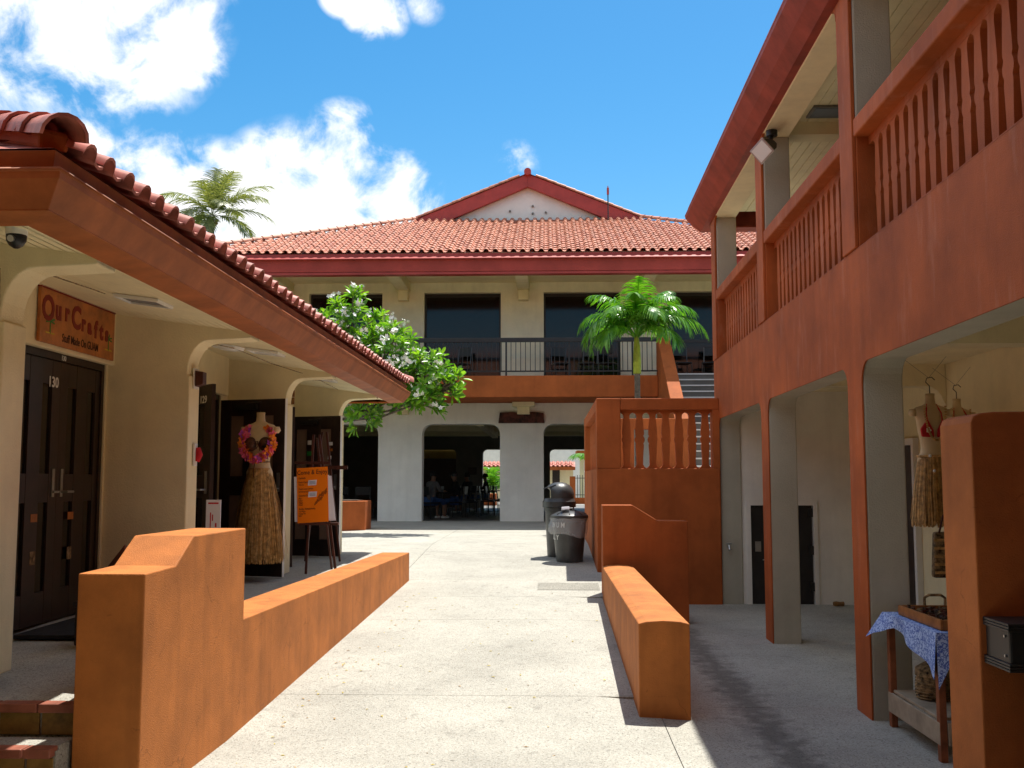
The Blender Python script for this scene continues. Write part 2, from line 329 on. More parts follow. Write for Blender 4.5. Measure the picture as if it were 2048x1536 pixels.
def tile_mat(name, a, b_, c_):
    m = bpy.data.materials.new(name); m.use_nodes = True; n = m.node_tree; b = n.nodes['Principled BSDF']; L = n.links.new
    b.inputs['Roughness'].default_value = .55; b.inputs['Specular IOR Level'].default_value = .4
    g = n.nodes.new('ShaderNodeNewGeometry')
    sn = n.nodes.new('ShaderNodeVectorMath'); sn.operation = 'SNAP'; sn.inputs[1].default_value = (.23,.31,5); L(g.outputs['Position'], sn.inputs[0])
    w = n.nodes.new('ShaderNodeTexWhiteNoise'); L(sn.outputs[0], w.inputs['Vector'])
    r = n.nodes.new('ShaderNodeValToRGB'); e = r.color_ramp.elements; e[0].color = (*a,1); e[1].color = (*c_,1); k = e.new(.5); k.color = (*b_,1); L(w.outputs['Value'], r.inputs[0])
    nz = n.nodes.new('ShaderNodeTexNoise'); nz.inputs['Scale'].default_value = 9; nz.inputs['Detail'].default_value = 7; L(g.outputs['Position'], nz.inputs['Vector'])
    mr = n.nodes.new('ShaderNodeMapRange'); mr.inputs['From Min'].default_value = .35; mr.inputs['From Max'].default_value = .6; mr.inputs['To Min'].default_value = .55; mr.inputs['To Max'].default_value = 1.06; L(nz.outputs[0], mr.inputs['Value'])
    mm = n.nodes.new('ShaderNodeMixRGB'); mm.blend_type = 'MULTIPLY'; mm.inputs[0].default_value = 1; L(r.outputs[0], mm.inputs[1]); L(mr.outputs[0], mm.inputs[2])
    L(mm.outputs[0], b.inputs['Base Color']); return m
M['tile'] = tile_mat('salmon_roof_tile', (.52,.20,.115), (.58,.24,.14), (.46,.155,.085))
M['tileL'] = tile_mat('pink_roof_tile', (.50,.165,.12), (.55,.20,.15), (.44,.13,.09))
def leaf_mat(name, c1, c2, tr=.35, rough=.35):
    m = bpy.data.materials.new(name); m.use_nodes = True; n = m.node_tree; n.nodes.clear(); L = n.links.new
    out = n.nodes.new('ShaderNodeOutputMaterial'); p = n.nodes.new('ShaderNodeBsdfPrincipled'); t = n.nodes.new('ShaderNodeBsdfTranslucent'); mx = n.nodes.new('ShaderNodeMixShader')
    p.inputs['Roughness'].default_value = rough; p.inputs['Specular IOR Level'].default_value = .5
    g = n.nodes.new('ShaderNodeNewGeometry'); w = n.nodes.new('ShaderNodeTexNoise'); w.inputs['Scale'].default_value = 7; w.inputs['Detail'].default_value = 4; L(g.outputs['Position'], w.inputs['Vector'])
    r = n.nodes.new('ShaderNodeMapRange'); r.inputs['From Min'].default_value = .35; r.inputs['From Max'].default_value = .65; L(w.outputs[0], r.inputs['Value'])
    c = n.nodes.new('ShaderNodeMixRGB'); L(r.outputs[0], c.inputs[0]); c.inputs[1].default_value = (*c1,1); c.inputs[2].default_value = (*c2,1)
    L(c.outputs[0], p.inputs['Base Color']); c5 = n.nodes.new('ShaderNodeMixRGB'); c5.blend_type = 'MULTIPLY'; c5.inputs[0].default_value = 1; L(c.outputs[0], c5.inputs[1]); c5.inputs[2].default_value = (1.6,1.7,.6,1); L(c5.outputs[0], t.inputs['Color'])
    mx.inputs[0].default_value = tr; L(p.outputs[0], mx.inputs[1]); L(t.outputs[0], mx.inputs[2]); L(mx.outputs[0], out.inputs[0]); return m
M['leaf'] = leaf_mat('plumeria_leaf', (.045,.17,.02), (.24,.42,.035), .4)
M['palm'] = leaf_mat('palm_leaf', (.05,.19,.02), (.16,.36,.03), .35, .3)
M['coconut'] = leaf_mat('coconut_leaf', (.10,.13,.05), (.30,.30,.14), .3, .35)
def liner_mat():
    m = mat('clear_bin_liner', (.75,.78,.82), .18, .02, 3, .5, 25, trans=.0, spec=.7, alpha=.32); return m
M['liner'] = liner_mat()

M['chair'] = mat('chair_steel', (.12,.12,.12), .3, .1, 5, metal=.8)
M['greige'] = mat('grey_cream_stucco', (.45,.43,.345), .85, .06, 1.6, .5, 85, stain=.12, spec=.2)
M['patch'] = ground_mat('patched_concrete', (.22,.21,.18), (.29,.28,.24), (.34,.33,.29))
M['bounce'] = mat('bounce_tinted_stucco', (.86,.79,.60), .85, .06, 1.6, .5, 85, stain=.12, spec=.2)  # white stucco with terracotta bounce light put into its base colour
M['pier'] = mat('terracotta_stucco_pier', (.43,.135,.032), .76, .14, 2.4, .38, 150, stain=.5, crack=1)
# ================================================================ ground
def ramp(y): return max(0, min(.62, .055*(y-6.7)))
def gh(x, y):                                                           # pavement height
    if x > 1.0:
        if y < 14.6: return 0.0
        return ramp(y)
    if x > .64: t = (x-.64)/.36; return ramp(y)*(1-t) if y < 12.6 else ramp(y)
    if x > -1.95: return ramp(y)
    if y < 13.85: return ramp(y)
    t = min(1, (-1.95-x)/.9); t = t*t*(3-2*t); return ramp(y)*(1-t)+(.60+.02*min(1,max(0,(y-16)/2)))*t
gm = MB(); gm.add([(-900,-900,-.22),(900,-900,-.22),(900,1500,-.22),(-900,1500,-.22)], [(0,1,2,3)])
tag(ob('ground', gm, M['hillg']), kind='structure')
pav = thing('pavement', None, None); pav['kind'] = 'structure'
def slab(x0, x1, y0, y1, hf=gh, g=.003):
    x0 += g; x1 -= g; y0 += g; y1 -= g
    nx = max(1, round((x1-x0)/.45)); ny = max(1, round((y1-y0)/.6)); mb = MB(); vs = []
    e = 1e-4
    for j in range(ny+1):
        for i in range(nx+1):
            x = x0+(x1-x0)*i/nx; y = y0+(y1-y0)*j/ny; vs.append((x, y, hf(min(max(x,x0+e),x1-e), min(max(y,y0+e),y1-e))))
    n = len(vs); fs = [(j*(nx+1)+i, j*(nx+1)+i+1, (j+1)*(nx+1)+i+1, (j+1)*(nx+1)+i) for j in range(ny) for i in range(nx)]
    ring = [i for i in range(nx+1)]+[(j)*(nx+1)+nx for j in range(1,ny+1)]+[ny*(nx+1)+i for i in range(nx-1,-1,-1)]+[j*(nx+1) for j in range(ny-1,0,-1)]
    low = [(vs[k][0], vs[k][1], -.2) for k in ring]; m = len(ring)
    for k in range(m): fs.append((ring[k], n+k, n+(k+1)%m, ring[(k+1)%m]))
    mb.add(vs+low, fs); return ob('slab', mb, M['ground'], pav)
YJ = [-5, 2.1, 5.1, 8.05, 11.1, 13.87, 16.9, 19.9, 23.0, 25.9]
for a, b in zip(YJ, YJ[1:]):
    if b < 8.1: slab(-2.3, .80, a, b); slab(.80, 4.4, a, b)
    elif b < 13.9: slab(-2.3, .66, a, 12.56 if b > 12 else b); slab(.98, 4.4, a, b)
    else: slab(-2.0, .70, a, b); slab(.70, 1.0, max(a,14.62), b)
slab(-2.3, .62, 12.56, 13.87, g=.001)
mb = MB(); vs = [(x, y, ramp(y)+.004) for y in (13.05,13.32,13.62) for x in (-.14,.25,.64)]
mb.add(vs, [(0,1,4,3),(1,2,5,4),(3,4,7,6),(4,5,8,7)]); ob('patch', mb, M['patch'], pav)
slab(1.0, 4.4, 13.87, 15.1, lambda x, y: 0)
slab(.60, 1.0, 12.6, 14.62, lambda x, y: ramp(y))
for a, b in zip(YJ[5:], YJ[6:]):
    for x0, x1 in ((-9.5,-5.5),(-5.5,-2.0)): slab(x0, x1, a, b)
    if a > 16: slab(1.0, 4.5, a, b, lambda x, y: .62); slab(4.5, 9.5, a, b, lambda x, y: .62)
for x0, x1 in ((-9.5,-5.5),(-5.5,-2.0),(-2.0,.64),(.64,4.5),(4.5,9.5)): slab(x0, x1, 25.9, 28.4, lambda x, y: .62)
# raised shop walkway and its tiled steps
wk = thing('walkway', None, None); wk['kind'] = 'structure'
def wslab(x0,x1,y0,y1,z0,z1):
    mb = MB(); mb.box(x0+.004,x1-.004,y0+.004,y1-.004,z0,z1); ob('slab', mb, M['ground'], wk, bevel=.006)
for a, b in ((8.05,11.1),(11.1,13.868)): wslab(-9, -2.1, a, b, -.1, .6)
mb = MB(); mb.prism([(5.72,-.1),(5.72,.495),(8.046,.6),(8.046,-.1)], 'yz', -9, -2.2); ob('slab', mb, M['ground'], wk)
stp = thing('entry_steps', 'tiled concrete steps climbing to the shop walkway beside the tall end wall', 'steps')
for k in range(4):
    z = .50-.17*k; y0 = 5.62-.27*k
    mb = MB(); mb.box(-6, -2.40 if k == 0 else -2.545, y0+.10, y0+.27 if k else 5.715, -.1, z); ob('tread', mb, M['ground'], stp)
    mb = MB(); mb.box(-6, -2.40 if k == 0 else -2.545, y0+.06, y0+.098, -.1, z-.02); ob('riser_core', mb, M['ground'], stp)
    for i in range(16):
        x0 = -6+i*.232+(.06 if k%2 else 0)
        xe_ = -2.405 if k == 0 else -2.55
        if x0 > xe_-.05: continue
        x1 = min(x0+.224, xe_)
        mb = MB(); mb.box(x0, x1, y0, y0+.096, z-.045, z+.003); ob('tile', mb, M['tiles'], stp, bevel=.006)
        mb = MB(); mb.box(x0+.003, x1-.003, y0+.045, y0+.058, z-.169, z-.052); ob('tile', mb, M['ochre'], stp, bevel=.003)

# ================================================================ low terracotta walls
def fp(u, ang, base):                                                   # point on a line
    return (base[0]+u*sin(ang), base[1]+u*cos(ang))
lw = thing('ramp_wall', 'long terracotta wall left of the path, tall at its near end with a sloped shoulder', 'wall', (-2.155,5.53,0), -math.atan(.038))
mb = MB()
prof = [(0,-.1),(0,1.205),(.42,1.215),(.68,1.372),(1.63,1.375),(1.63,.757),(8.27,.757),(8.27,-.1)]
mb.prism(prof, 'yz', -.37, 0)
ob('wall', mb, M['terralow'], lw, bevel=.008)
rw = thing('low_wall', 'short terracotta wall right of the path, knee high along its whole length', 'wall', (.64,7.55,0))
mb = MB(); pr = [(0,-.1),(0,.685),(.06,.70),(.18,.708),(.30,.70),(.365,.685),(.365,-.1)]
mb.prism(pr, 'xz', 0, 4.95); ob('wall', mb, M['terralow'], rw, bevel=.008)
sw = thing('step_guard_wall', 'shoulder-shaped terracotta wall standing across the far end of the knee-high wall', 'wall', (.65,12.56,0))
mb = MB(); mb.prism([(0,-.1),(0,1.41),(.36,1.41),(.66,1.225),(1.02,1.22),(1.02,-.1)], 'xz', 0, .34); ob('wall', mb, M['terra'], sw, bevel=.009)
tag(ob('side_steps', (lambda m: (m.box(.72,1.35,12.91,14.59,0,.30), m.box(1.35,1.65,12.91,14.59,0,.15), m)[-1])(MB()), M['ground']),
    'concrete side steps tucked between the shoulder-shaped wall and the stair tower', 'steps')
pw = thing('pillar_wall', 'tall dark terracotta wall at the right edge carrying a black metal box', 'wall', (1.85,4.6,0))
mb = MB(); mb.prism([(0,-.1),(0,1.955),(.012,1.982),(.04,1.996),(.10,2.002),(2.6,2.03),(2.6,-.1)], 'xz', 0, .36); ob('wall', mb, M['pier'], pw, bevel=.007)

# ================================================================ roof tiles
def tile_mesh(w=.23, l=.37, hump=.062, th=.016, raise_=.026):
    pr = []
    hw = .58*w
    for i in range(7):
        a = pi-pi*i/6; pr.append((hw/2+hw/2*cos(a), hump*sin(a)))
    pr += [(hw+.2*(w-hw), -.010), (hw+.6*(w-hw), -.016), (w, -.004)]
    n = len(pr); vs = [(x, 0, z+raise_) for x, z in pr]+[(x, l, z) for x, z in pr]+[(x, 0, z+raise_-th) for x, z in pr]
    fs = [(i, i+1, n+i+1, n+i) for i in range(n-1)]+[(2*n+i, 2*n+i+1, i+1, i) for i in range(n-1)]
    return vs, fs
TV, TF = tile_mesh()
def basis(o, u, v):
    u = Vector(u).normalized(); v = Vector(v).normalized(); n = u.cross(v).normalized()
    m = Matrix((u, v, n)).transposed().to_4x4(); m.translation = Vector(o); return m
def tile_field(parent, material, origin, u, v, ncol, nrow, clip, nparts, w=.23, ex=.32, seed=1):
    rn = random.Random(seed); me = bpy.data.meshes.new('roof_tile'); me.from_pydata(TV, [], TF); me.materials.append(material)
    for p in me.polygons: p.use_smooth = True
    me.set_sharp_from_angle(angle=R(50))
    u = Vector(u).normalized(); v = Vector(v).normalized(); n = u.cross(v); big = MB(); c = 0
    for r in range(nrow):
        for k in range(ncol):
            if not clip((k+.5)*w, (r+.5)*ex): continue
            o = Vector(origin)+u*(k*w+rn.uniform(-.006,.006))+v*(r*ex+rn.uniform(-.012,.012))+n*rn.uniform(-.002,.006)
            m = basis(o, u+n*rn.uniform(-.012,.012), v)
            if c < nparts:
                t = link('roof_tile', me, parent); t.matrix_local = m; c += 1
            else: big.add([m @ Vector(p) for p in TV], TF)
    if big.v:
        me2 = big.mesh('roof_tiles', material)
        for p in me2.polygons: p.use_smooth = True
        me2.set_sharp_from_angle(angle=R(50)); tag(link('roof_tiles', me2, parent), kind='stuff')
def cap_mesh(l=.36, r0=.095, r1=.075, material=None):
    n = 8; vs = []; fs = []
    for y, r in ((0,r0),(l,r1),(0,r0-.016)):
        for i in range(n+1):
            a = pi*i/n; vs.append((r*cos(a), y, r*1.05*sin(a)-.02))
    m = n+1
    fs = [(i, i+1, m+i+1, m+i) for i in range(n)]+[(2*m+i, 2*m+i+1, i+1, i) for i in range(n)]
    me = bpy.data.meshes.new('ridge_tile'); me.from_pydata(vs, [], fs); me.materials.append(material)
    for p in me.polygons: p.use_smooth = True
    me.set_sharp_from_angle(angle=R(50)); return me
def caps(parent, material, a, b, ex=.30, name='ridge_tile', r0=.095, lift=.05):
    a = Vector(a); b = Vector(b); d = (b-a); L_ = d.length; d.normalize(); side = d.cross(Vector((0,0,1))).normalized()
    me = cap_mesh(ex+.05, r0, r0*.8, material)
    for i in range(int(L_/ex)):
        m = basis(a+d*(i*ex)+Vector((0,0,lift)), side, d)
        o = link(name, me, parent); o.matrix_local = m


def lip(parent, o, z, r, path, material):
    mb = MB(); mb.sweep([(o+r*cos(2*pi*k/10), z+r*sin(2*pi*k/10)) for k in range(10)], path); ob('gutter_lip', mb, material, parent, smooth='all')
# ================================================================ left shop building
lb = thing('shop_building', 'low cream shop building with tiled eave and dark doors along the left walkway', 'building')
YP = [5.80, 8.90, 12.31, 15.49]; YD = [5.95, 9.13, 12.31]
def zc(x): return 2.97+.135*(-2.4-x)                                    # sloping soffit
for i, y in enumerate(YP):
    mb = MB()
    pf = [(-4.05,.6),(-3.13,.6),(-3.13,2.62),(-3.15,2.62)]
    pf += [(-2.96-.19*cos(R(a)), 2.66+.27*sin(R(a))) for a in range(0, 91, 15)]
    pf += [(-2.60,2.945),(-2.60,3.03),(-4.05,3.4)]
    mb.prism(pf, 'xz', y, y+.26); ob('partition_wall', mb, M['cream'], lb, bevel=.02)
    if i < 3:
        yd0, yd1, yn = YD[i]+1.37, YD[i]+2.92, YP[i+1]
        mb = MB(); mb.box(-4.05,-3.86, y+.26, yd0, .6, 3.3); mb.box(-4.05,-3.86, yd0, yd1, 2.71, 3.3); mb.box(-4.05,-3.86, yd1, yn, .6, 3.3)
        ob('shop_wall', mb, M['cream'], lb)
        mb = MB(); mb.box(-3.858,-3.80, yd0-.10, yd1+.10, 2.705, 3.17); ob('door_header', mb, M['cream'], lb, bevel=.01)
        mb = MB()
        for a, b in ((yd0, yd0+.05), (yd1-.05, yd1)): mb.box(-3.99,-3.875, a, b, .6, 2.65)
        mb.box(-3.99,-3.875, yd0, yd1, 2.65, 2.708); ob('door_frame', mb, M['door'], lb)
mb = MB(); mb.box(-4.05,-3.86,3.0,5.80,.6,3.3); ob('shop_wall', mb, M['cream'], lb)
mb = MB(); mb.box(-9,-4.05,15.55,15.75,.5,3.3); ob('shop_wall', mb, M['cream'], lb)
mb = MB(); mb.box(-7.6,-7.5,3,15.5,.5,3.3); mb.box(-7.5,-4.05,5.95,6.1,.6,3.3); mb.box(-7.5,-4.05,8.95,9.1,.6,3.3); mb.box(-7.5,-4.05,12.31,12.5,.6,3.3)
ob('inner_wall', mb, M['dim'], lb)
# soffit boards running along the eave
mb = MB(); n = 18
for k in range(n):
    xa = -2.57-(3.9-2.57)*k/n; xb = -2.57-(3.9-2.57)*(k+1)/n+.010
    for y0, y1 in [(4.95,5.80)]+[(YP[i]+.26, YP[i+1]) for i in range(3)]+[(15.75,16.7)]:
        mb.add([(xa,y0,zc(xa)),(xb,y0,zc(xb)),(xb,y1,zc(xb)),(xa,y1,zc(xa))], [(0,1,2,3)])
for k in range(20):
    xa = -3.9-.15*k
    mb.add([(xa,4.95,zc(-3.9)),(xa-.143,4.95,zc(-3.9)),(xa-.143,5.95,zc(-3.9)),(xa,5.95,zc(-3.9))], [(0,1,2,3)])
tag(ob('soffit_boards', mb, M['soffit'], lb), kind='stuff')
mb = MB(); mb.add([(-2.5,4.9,3.03),(-3.9,4.9,3.22),(-3.9,16.8,3.22),(-2.5,16.8,3.03)], [(0,1,2,3)]); mb.box(-9,-3.9,4.9,16.8,3.3,3.35)
ob('ceiling', mb, M['soffit'], lb)
EL = [(-9.2,4.74),(-2.37,4.74),(-2.37,16.9),(-9.2,16.9)]
mb = MB(); mb.sweep([(-.20,2.955),(0,2.98),(0,3.0),(-.20,2.98)], EL); ob('eave_board', mb, M['fascia'], lb, bevel=.003)
mb = MB(); mb.sweep([(.0,2.985),(.09,3.11),(.095,3.145),(.065,3.15),(.05,3.12),(-.03,3.02)], EL); ob('gutter', mb, M['fascia'], lb, bevel=.004)
lip(lb, .088, 3.152, .013, EL, M['fascia'])
mb = MB(); mb.sweep([(-.03,3.02),(.015,3.13),(.045,3.26),(-.20,3.28),(-.20,3.02)], EL); ob('fascia', mb, M['fascia'], lb, bevel=.004)
SL = .40; xe = -2.33; ze = 3.27
cs = math.sqrt(1+SL*SL)
mb = MB()
rx = -6.0; rz = ze+SL*(xe-rx); dy = xe-rx
ya, yb = 4.70, 16.94
mb.add([(xe,ya,ze),(xe,yb,ze),(rx,yb-dy,rz),(rx,ya+dy,rz),(-9.7,ya,ze),(-9.7,yb,ze)], [(0,1,2,3),(4,0,3),(1,5,2),(5,4,3,2)])
ob('roof', mb, M['tileL'], lb)
tile_field(lb, M['tileL'], (xe+.06,ya+.13,ze+.0), (0,1,0), (-1/cs,0,SL/cs), 51, 12, lambda u, v: v/cs-.1 < u < (yb-ya)-v/cs, 102, w=.2355, seed=4)
tile_field(lb, M['tileL'], (-9.6,ya-.06,ze+.0), (1,0,0), (0,1/cs,SL/cs), 31, 12, lambda u, v: v/cs < u < 7.1-v/cs, 31, seed=5)
caps(lb, M['tileL'], (xe+.07,ya-.05,ze+.02), (rx,ya+dy,rz+.03), r0=.115, lift=.03)
caps(lb, M['tileL'], (xe+.05,yb+.03,ze+.02), (rx,yb-dy,rz+.03), r0=.11, lift=.04)
caps(lb, M['tileL'], (rx,ya+dy,rz+.05), (rx,yb-dy,rz+.05), r0=.11)
mb = MB(); mb.obox((xe-.60,ya+.66,ze+.29),(-.55,.57,.225),(.05,.05,0),(0,0,.05)); ob('hip_mortar', mb, M['terra'], lb, bevel=.02)

def leaf_builder(w=.80, h=2.03, number=None, closer=False, pane='glass'):
    """door leaf in local coords: hinge at x=0, extends +x, faces -y"""
    d = bpy.data.objects.new('door', None); COL.objects.link(d); d.parent = lb
    mb = MB(); cols = [(.13*w/.8,.29*w/.8),(.50*w/.8,.66*w/.8)]; rows = [(.24,.92),(1.14,1.84)]
    xs = [0,cols[0][0],cols[0][1],cols[1][0],cols[1][1],w]; zs = [0,rows[0][0],rows[0][1],rows[1][0],rows[1][1],h]
    for i in (0,2,4): mb.box(xs[i],xs[i+1],-.022,.022,0,h)
    for i in (1,3):
        for j in (0,2,4): mb.box(xs[i]+.0005,xs[i+1]-.0005,-.020,.020,zs[j],zs[j+1])
    ob('frame', mb, M['door'], d, bevel=.003)
    for c in cols:
        for r in rows:
            mb = MB(); mb.box(c[0],c[1],-.004,.004,r[0],r[1]); ob('pane', mb, M[pane], d)
    mb = MB(); xh = w-.07; mb.box(xh-.02,xh+.02,-.03,-.023,.96,1.18); mb.tube([(xh,-.03,1.0),(xh,-.075,1.0),(xh-.10,-.08,1.0)], .010, 6); ob('handle', mb, M['steel'], d, smooth=True)
    if number: text('door_number', number, .10, M['whitep'], d, (w*.80,-.026,h-.15), FY, .001, .002)
    if closer:
        mb = MB(); mb.box(.22,.50,-.07,-.024,1.91,1.97); mb.tube([(.36,-.06,1.98),(.62,-.14,1.985)], .009, 6); ob('closer', mb, M['blackm'], d)
    return d
def place(d, hinge, tip):
    a = Vector((tip[0]-hinge[0], tip[1]-hinge[1])); d.location = (hinge[0], hinge[1], .615); d.rotation_euler = (0,0,math.atan2(a.y,a.x)); return d
# closed pair, door 130
d1 = leaf_builder(.765, number=None); place(d1, (-3.91,7.33), (-3.91,8.2))
d2 = leaf_builder(.765, number=None)
# second leaf hinges at the far jamb; mirror so its face still looks to the walkway
place(d2, (-3.91,8.86), (-3.91,7.8)); d2.scale = (1,-1,1)
text('door_number', '130', .115, M['whitep'], lb, (-3.885,7.97,2.47), FX, .001, .002)
text('door_number', '130', .055, M['whitep'], lb, (-3.872,8.10,2.675), FX, .001, .001)
for y, z in ((7.75,1.42),(8.35,1.42)):
    mb = MB(); mb.box(-3.886,-3.884,y-.05,y+.05,z-.03,z+.03); ob('sticker', mb, M['signw'], lb)
    mb = MB(); mb.box(-3.886,-3.884,y-.04,y+.04,z-.35,z-.25); ob('sticker', mb, M['wicker'], lb)
for k, nm in ((1,'129'),(2,'128')):
    o = 3.18*k
    place(leaf_builder(.82, number=nm), (-3.84,7.36+o), (-3.22,6.74+o))
    b_ = place(leaf_builder(.86, closer=True, pane='bpane'), (-3.84,8.86+o), (-3.03,8.62+o))
    mb = MB(); mb.box(.861,.866,-.021,.021,.0,2.03); ob('weather_strip', mb, M['whitep'], b_)
# inside of the open shops: shelves that read as dark stock
for k in (1,2):
    o = 3.18*k; mb = MB()
    for z in (1.1,1.6,2.1): mb.box(-6.6,-6.2,7.2+o,9.0+o,z,z+.04)
    ob('shelf', mb, M['brown'], lb)

# ================================================================ right two-storey building (local x = into the building)
rb = thing('balcony_building', 'two-storey terracotta and cream building with baluster balcony along the right', 'building', (2.19,0,0), -math.atan(.0143))
YC = [.65, 4.15, 7.65, 11.15, 14.65]; CW = .37
def arcade(z0, ztop, spring, r=.16, y_start=-3, y_end=None, cols=YC):
    y_end = y_end or cols[-1]+CW
    pts = [(y_start, ztop), (y_start, spring)]
    for i, y in enumerate(cols):
        last = i == len(cols)-1
        pts += arc(y-r, spring-r, r, 90, 0, 5)
        pts += [(y, z0), (y+CW, z0)]
        if not last: pts += arc(y+CW+r, spring-r, r, 180, 90, 5)
    pts += [(y_end, ztop)]
    return pts
mb = MB(); mb.prism(arcade(-.05, 3.415, 2.57), 'yz', 0, .012); ob('facade_face', mb, M['terra2'], rb)
mb = MB(); mb.prism(arcade(-.05, 3.40, 2.585, r=.15), 'yz', .0125, .30); ob('arcade_wall', mb, M['greige'], rb, bevel=.012)
mb = MB(); mb.box(0,.305,-3,YC[-1]+CW,3.402,3.425); ob('parapet_sill', mb, M['terra2'], rb, bevel=.008)
# upper columns
for y in YC:
    mb = MB(); mb.box(.02,.30,y+.0,y+CW,4.41,5.46); ob('column', mb, M['greige'], rb, bevel=.012)
    mb = MB(); mb.box(-.012,.018,y+.012,y+CW-.012,3.43,5.46); mb.box(.018,.298,y,y+CW,3.425,4.41)
    r = .12
    ob('pilaster', mb, M['terra2'], rb, bevel=.006)
    mb = MB()
    for s in (-1, 1):
        e = y if s < 0 else y+CW
        pf = [(e, 5.46)]+[(e+s*(r-r*cos(R(a))), 5.46-r+r*sin(R(a))) for a in range(0,91,15)]
        mb.prism(pf, 'yz', -.010, .016)
    ob('pilaster_flare', mb, M['terra2'], rb)
for a, b in zip([-3]+[y+CW for y in YC[:-1]], YC):
    mb = MB(); mb.box(-.004,.26,a,b,4.27,4.405); ob('handrail', mb, M['terra2'], rb, bevel=.012)
    mb = MB(); mb.box(.11,.19,a,b,4.21,4.27); ob('baluster_head', mb, M['terra2'], rb)
PB = [(0,.0915),(.03,.062),(.07,.043),(.20,.046),(.39,.056),(.42,.056),(.445,.050),(.46,.055),(.48,.065),(.51,.070),(.54,.066),(.565,.055),(.58,.050),(.605,.060),(.64,.061),(.80,.050),(.92,.041),(.96,.045),(.985,.066),(1,.0915)]
def baluster_mesh(h, t, material, plane='yz'):
    poly = [(-w, z*h) for z, w in PB]+[(w, z*h) for z, w in reversed(PB)]
    mb = MB(); mb.prism(poly, plane, -t/2, t/2); me = mb.mesh('baluster', material); mb.fix(me); return me
bm_ = baluster_mesh(.785, .075, M['terra2'])
for a, b in zip([.65+CW]+[y+CW for y in YC[1:-1]], YC[1:]):
    n = int((b-a)/.1845); st = (b-a-n*.1845)/2
    for k in range(n): link('baluster', bm_, rb, (.15, a+st+.0923+k*.1845, 3.425))
mb = MB(); mb.box(.0,.30,-3,YC[-1]+CW,5.46,5.9); ob('roof_beam', mb, M['cream'], rb, bevel=.01)
# inner walls, floors, ceilings
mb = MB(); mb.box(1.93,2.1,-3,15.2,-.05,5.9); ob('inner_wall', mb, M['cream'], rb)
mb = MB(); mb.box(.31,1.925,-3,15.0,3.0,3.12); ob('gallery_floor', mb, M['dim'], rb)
for y in (7.9-3.5, 7.9, 11.4): # transverse beams with haunch
    mb = MB(); pf = [(.301,2.99),(1.925,2.99),(1.925,2.50)]+[(1.70+.2*sin(R(a))*1, 2.72-.2+.2*cos(R(a))) for a in (80,60,40,20,0)]+[(.301,2.72)]
    mb.prism(pf, 'xz', y-.13, y+.13); ob('cross_beam', mb, M['cream'], rb)
    mb = MB(); mb.box(.301,1.925,y-.13,y+.13,5.52,5.68); ob('cross_beam', mb, M['cream'], rb)
mb = MB()
for lev in (2.95, 5.66):
    for k in range(15): 
        x0 = .31+k*.108; mb.box(x0, x0+.100, -3, 14.98 if lev<4 else 15.1, lev, lev+.015)
    mb.box(.31,1.925,-3,15.1,lev+.0155,lev+.03)
tag(ob('ceiling_boards', mb, M['soffit'], rb), kind='stuff')
# end wall with closet door
mb = MB(); mb.prism([(.05,-.05),(.05,3.0),(1.93,3.0),(1.93,-.05),(1.28,-.05),(1.28,1.36),(.42,1.36),(.42,-.05)], 'xz', 14.67, 14.9); ob('end_wall', mb, M['white'], rb)
mb = MB(); mb.box(.36,.42,14.652,14.68,0,1.42); mb.box(1.28,1.34,14.652,14.68,0,1.42); mb.box(.42,1.28,14.652,14.68,1.36,1.42); ob('door_frame', mb, M['white'], rb)
dd = bpy.data.objects.new('closet_door', None); COL.objects.link(dd); dd.parent = rb
mb = MB(); mb.box(.43,1.27,14.70,14.74,-.04,1.365); ob('panel', mb, M['blackm'], dd)
mb = MB(); mb.tube([(.52,14.70,.80),(.52,14.655,.80)], [.022,.026], 10); mb.box(.48,.56,14.69,14.70,.72,.86); mb.box(.58,.82,14.685,14.698,.60,.615); ob('handle', mb, M['steel'], dd)
mb = MB(); 
for z in (.18,.68,1.2): mb.box(1.22,1.29,14.66,14.70,z,z+.12)
ob('hinge', mb, M['blackm'], dd)
# doors on the inner wall
for y0, nm in ((12.2,1),(9.0,1)):
    mb = MB(); mb.box(1.86,1.93,y0,y0+.08,0,2.2); mb.box(1.86,1.93,y0+1.0,y0+1.08,0,2.2); mb.box(1.86,1.93,y0+.08,y0+1.0,2.12,2.2); ob('door_frame', mb, M['whitep'], rb, bevel=.004)
    mb = MB(); mb.box(1.89,1.93,y0+.085,y0+.995,0.01,2.115); ob('door', mb, M['door'] if y0 > 10 else M['soffit'], rb)
mb = MB(); mb.box(1.90,1.928,14.2,14.26,1.2,1.6); ob('conduit_cover', mb, M['cream'], rb)
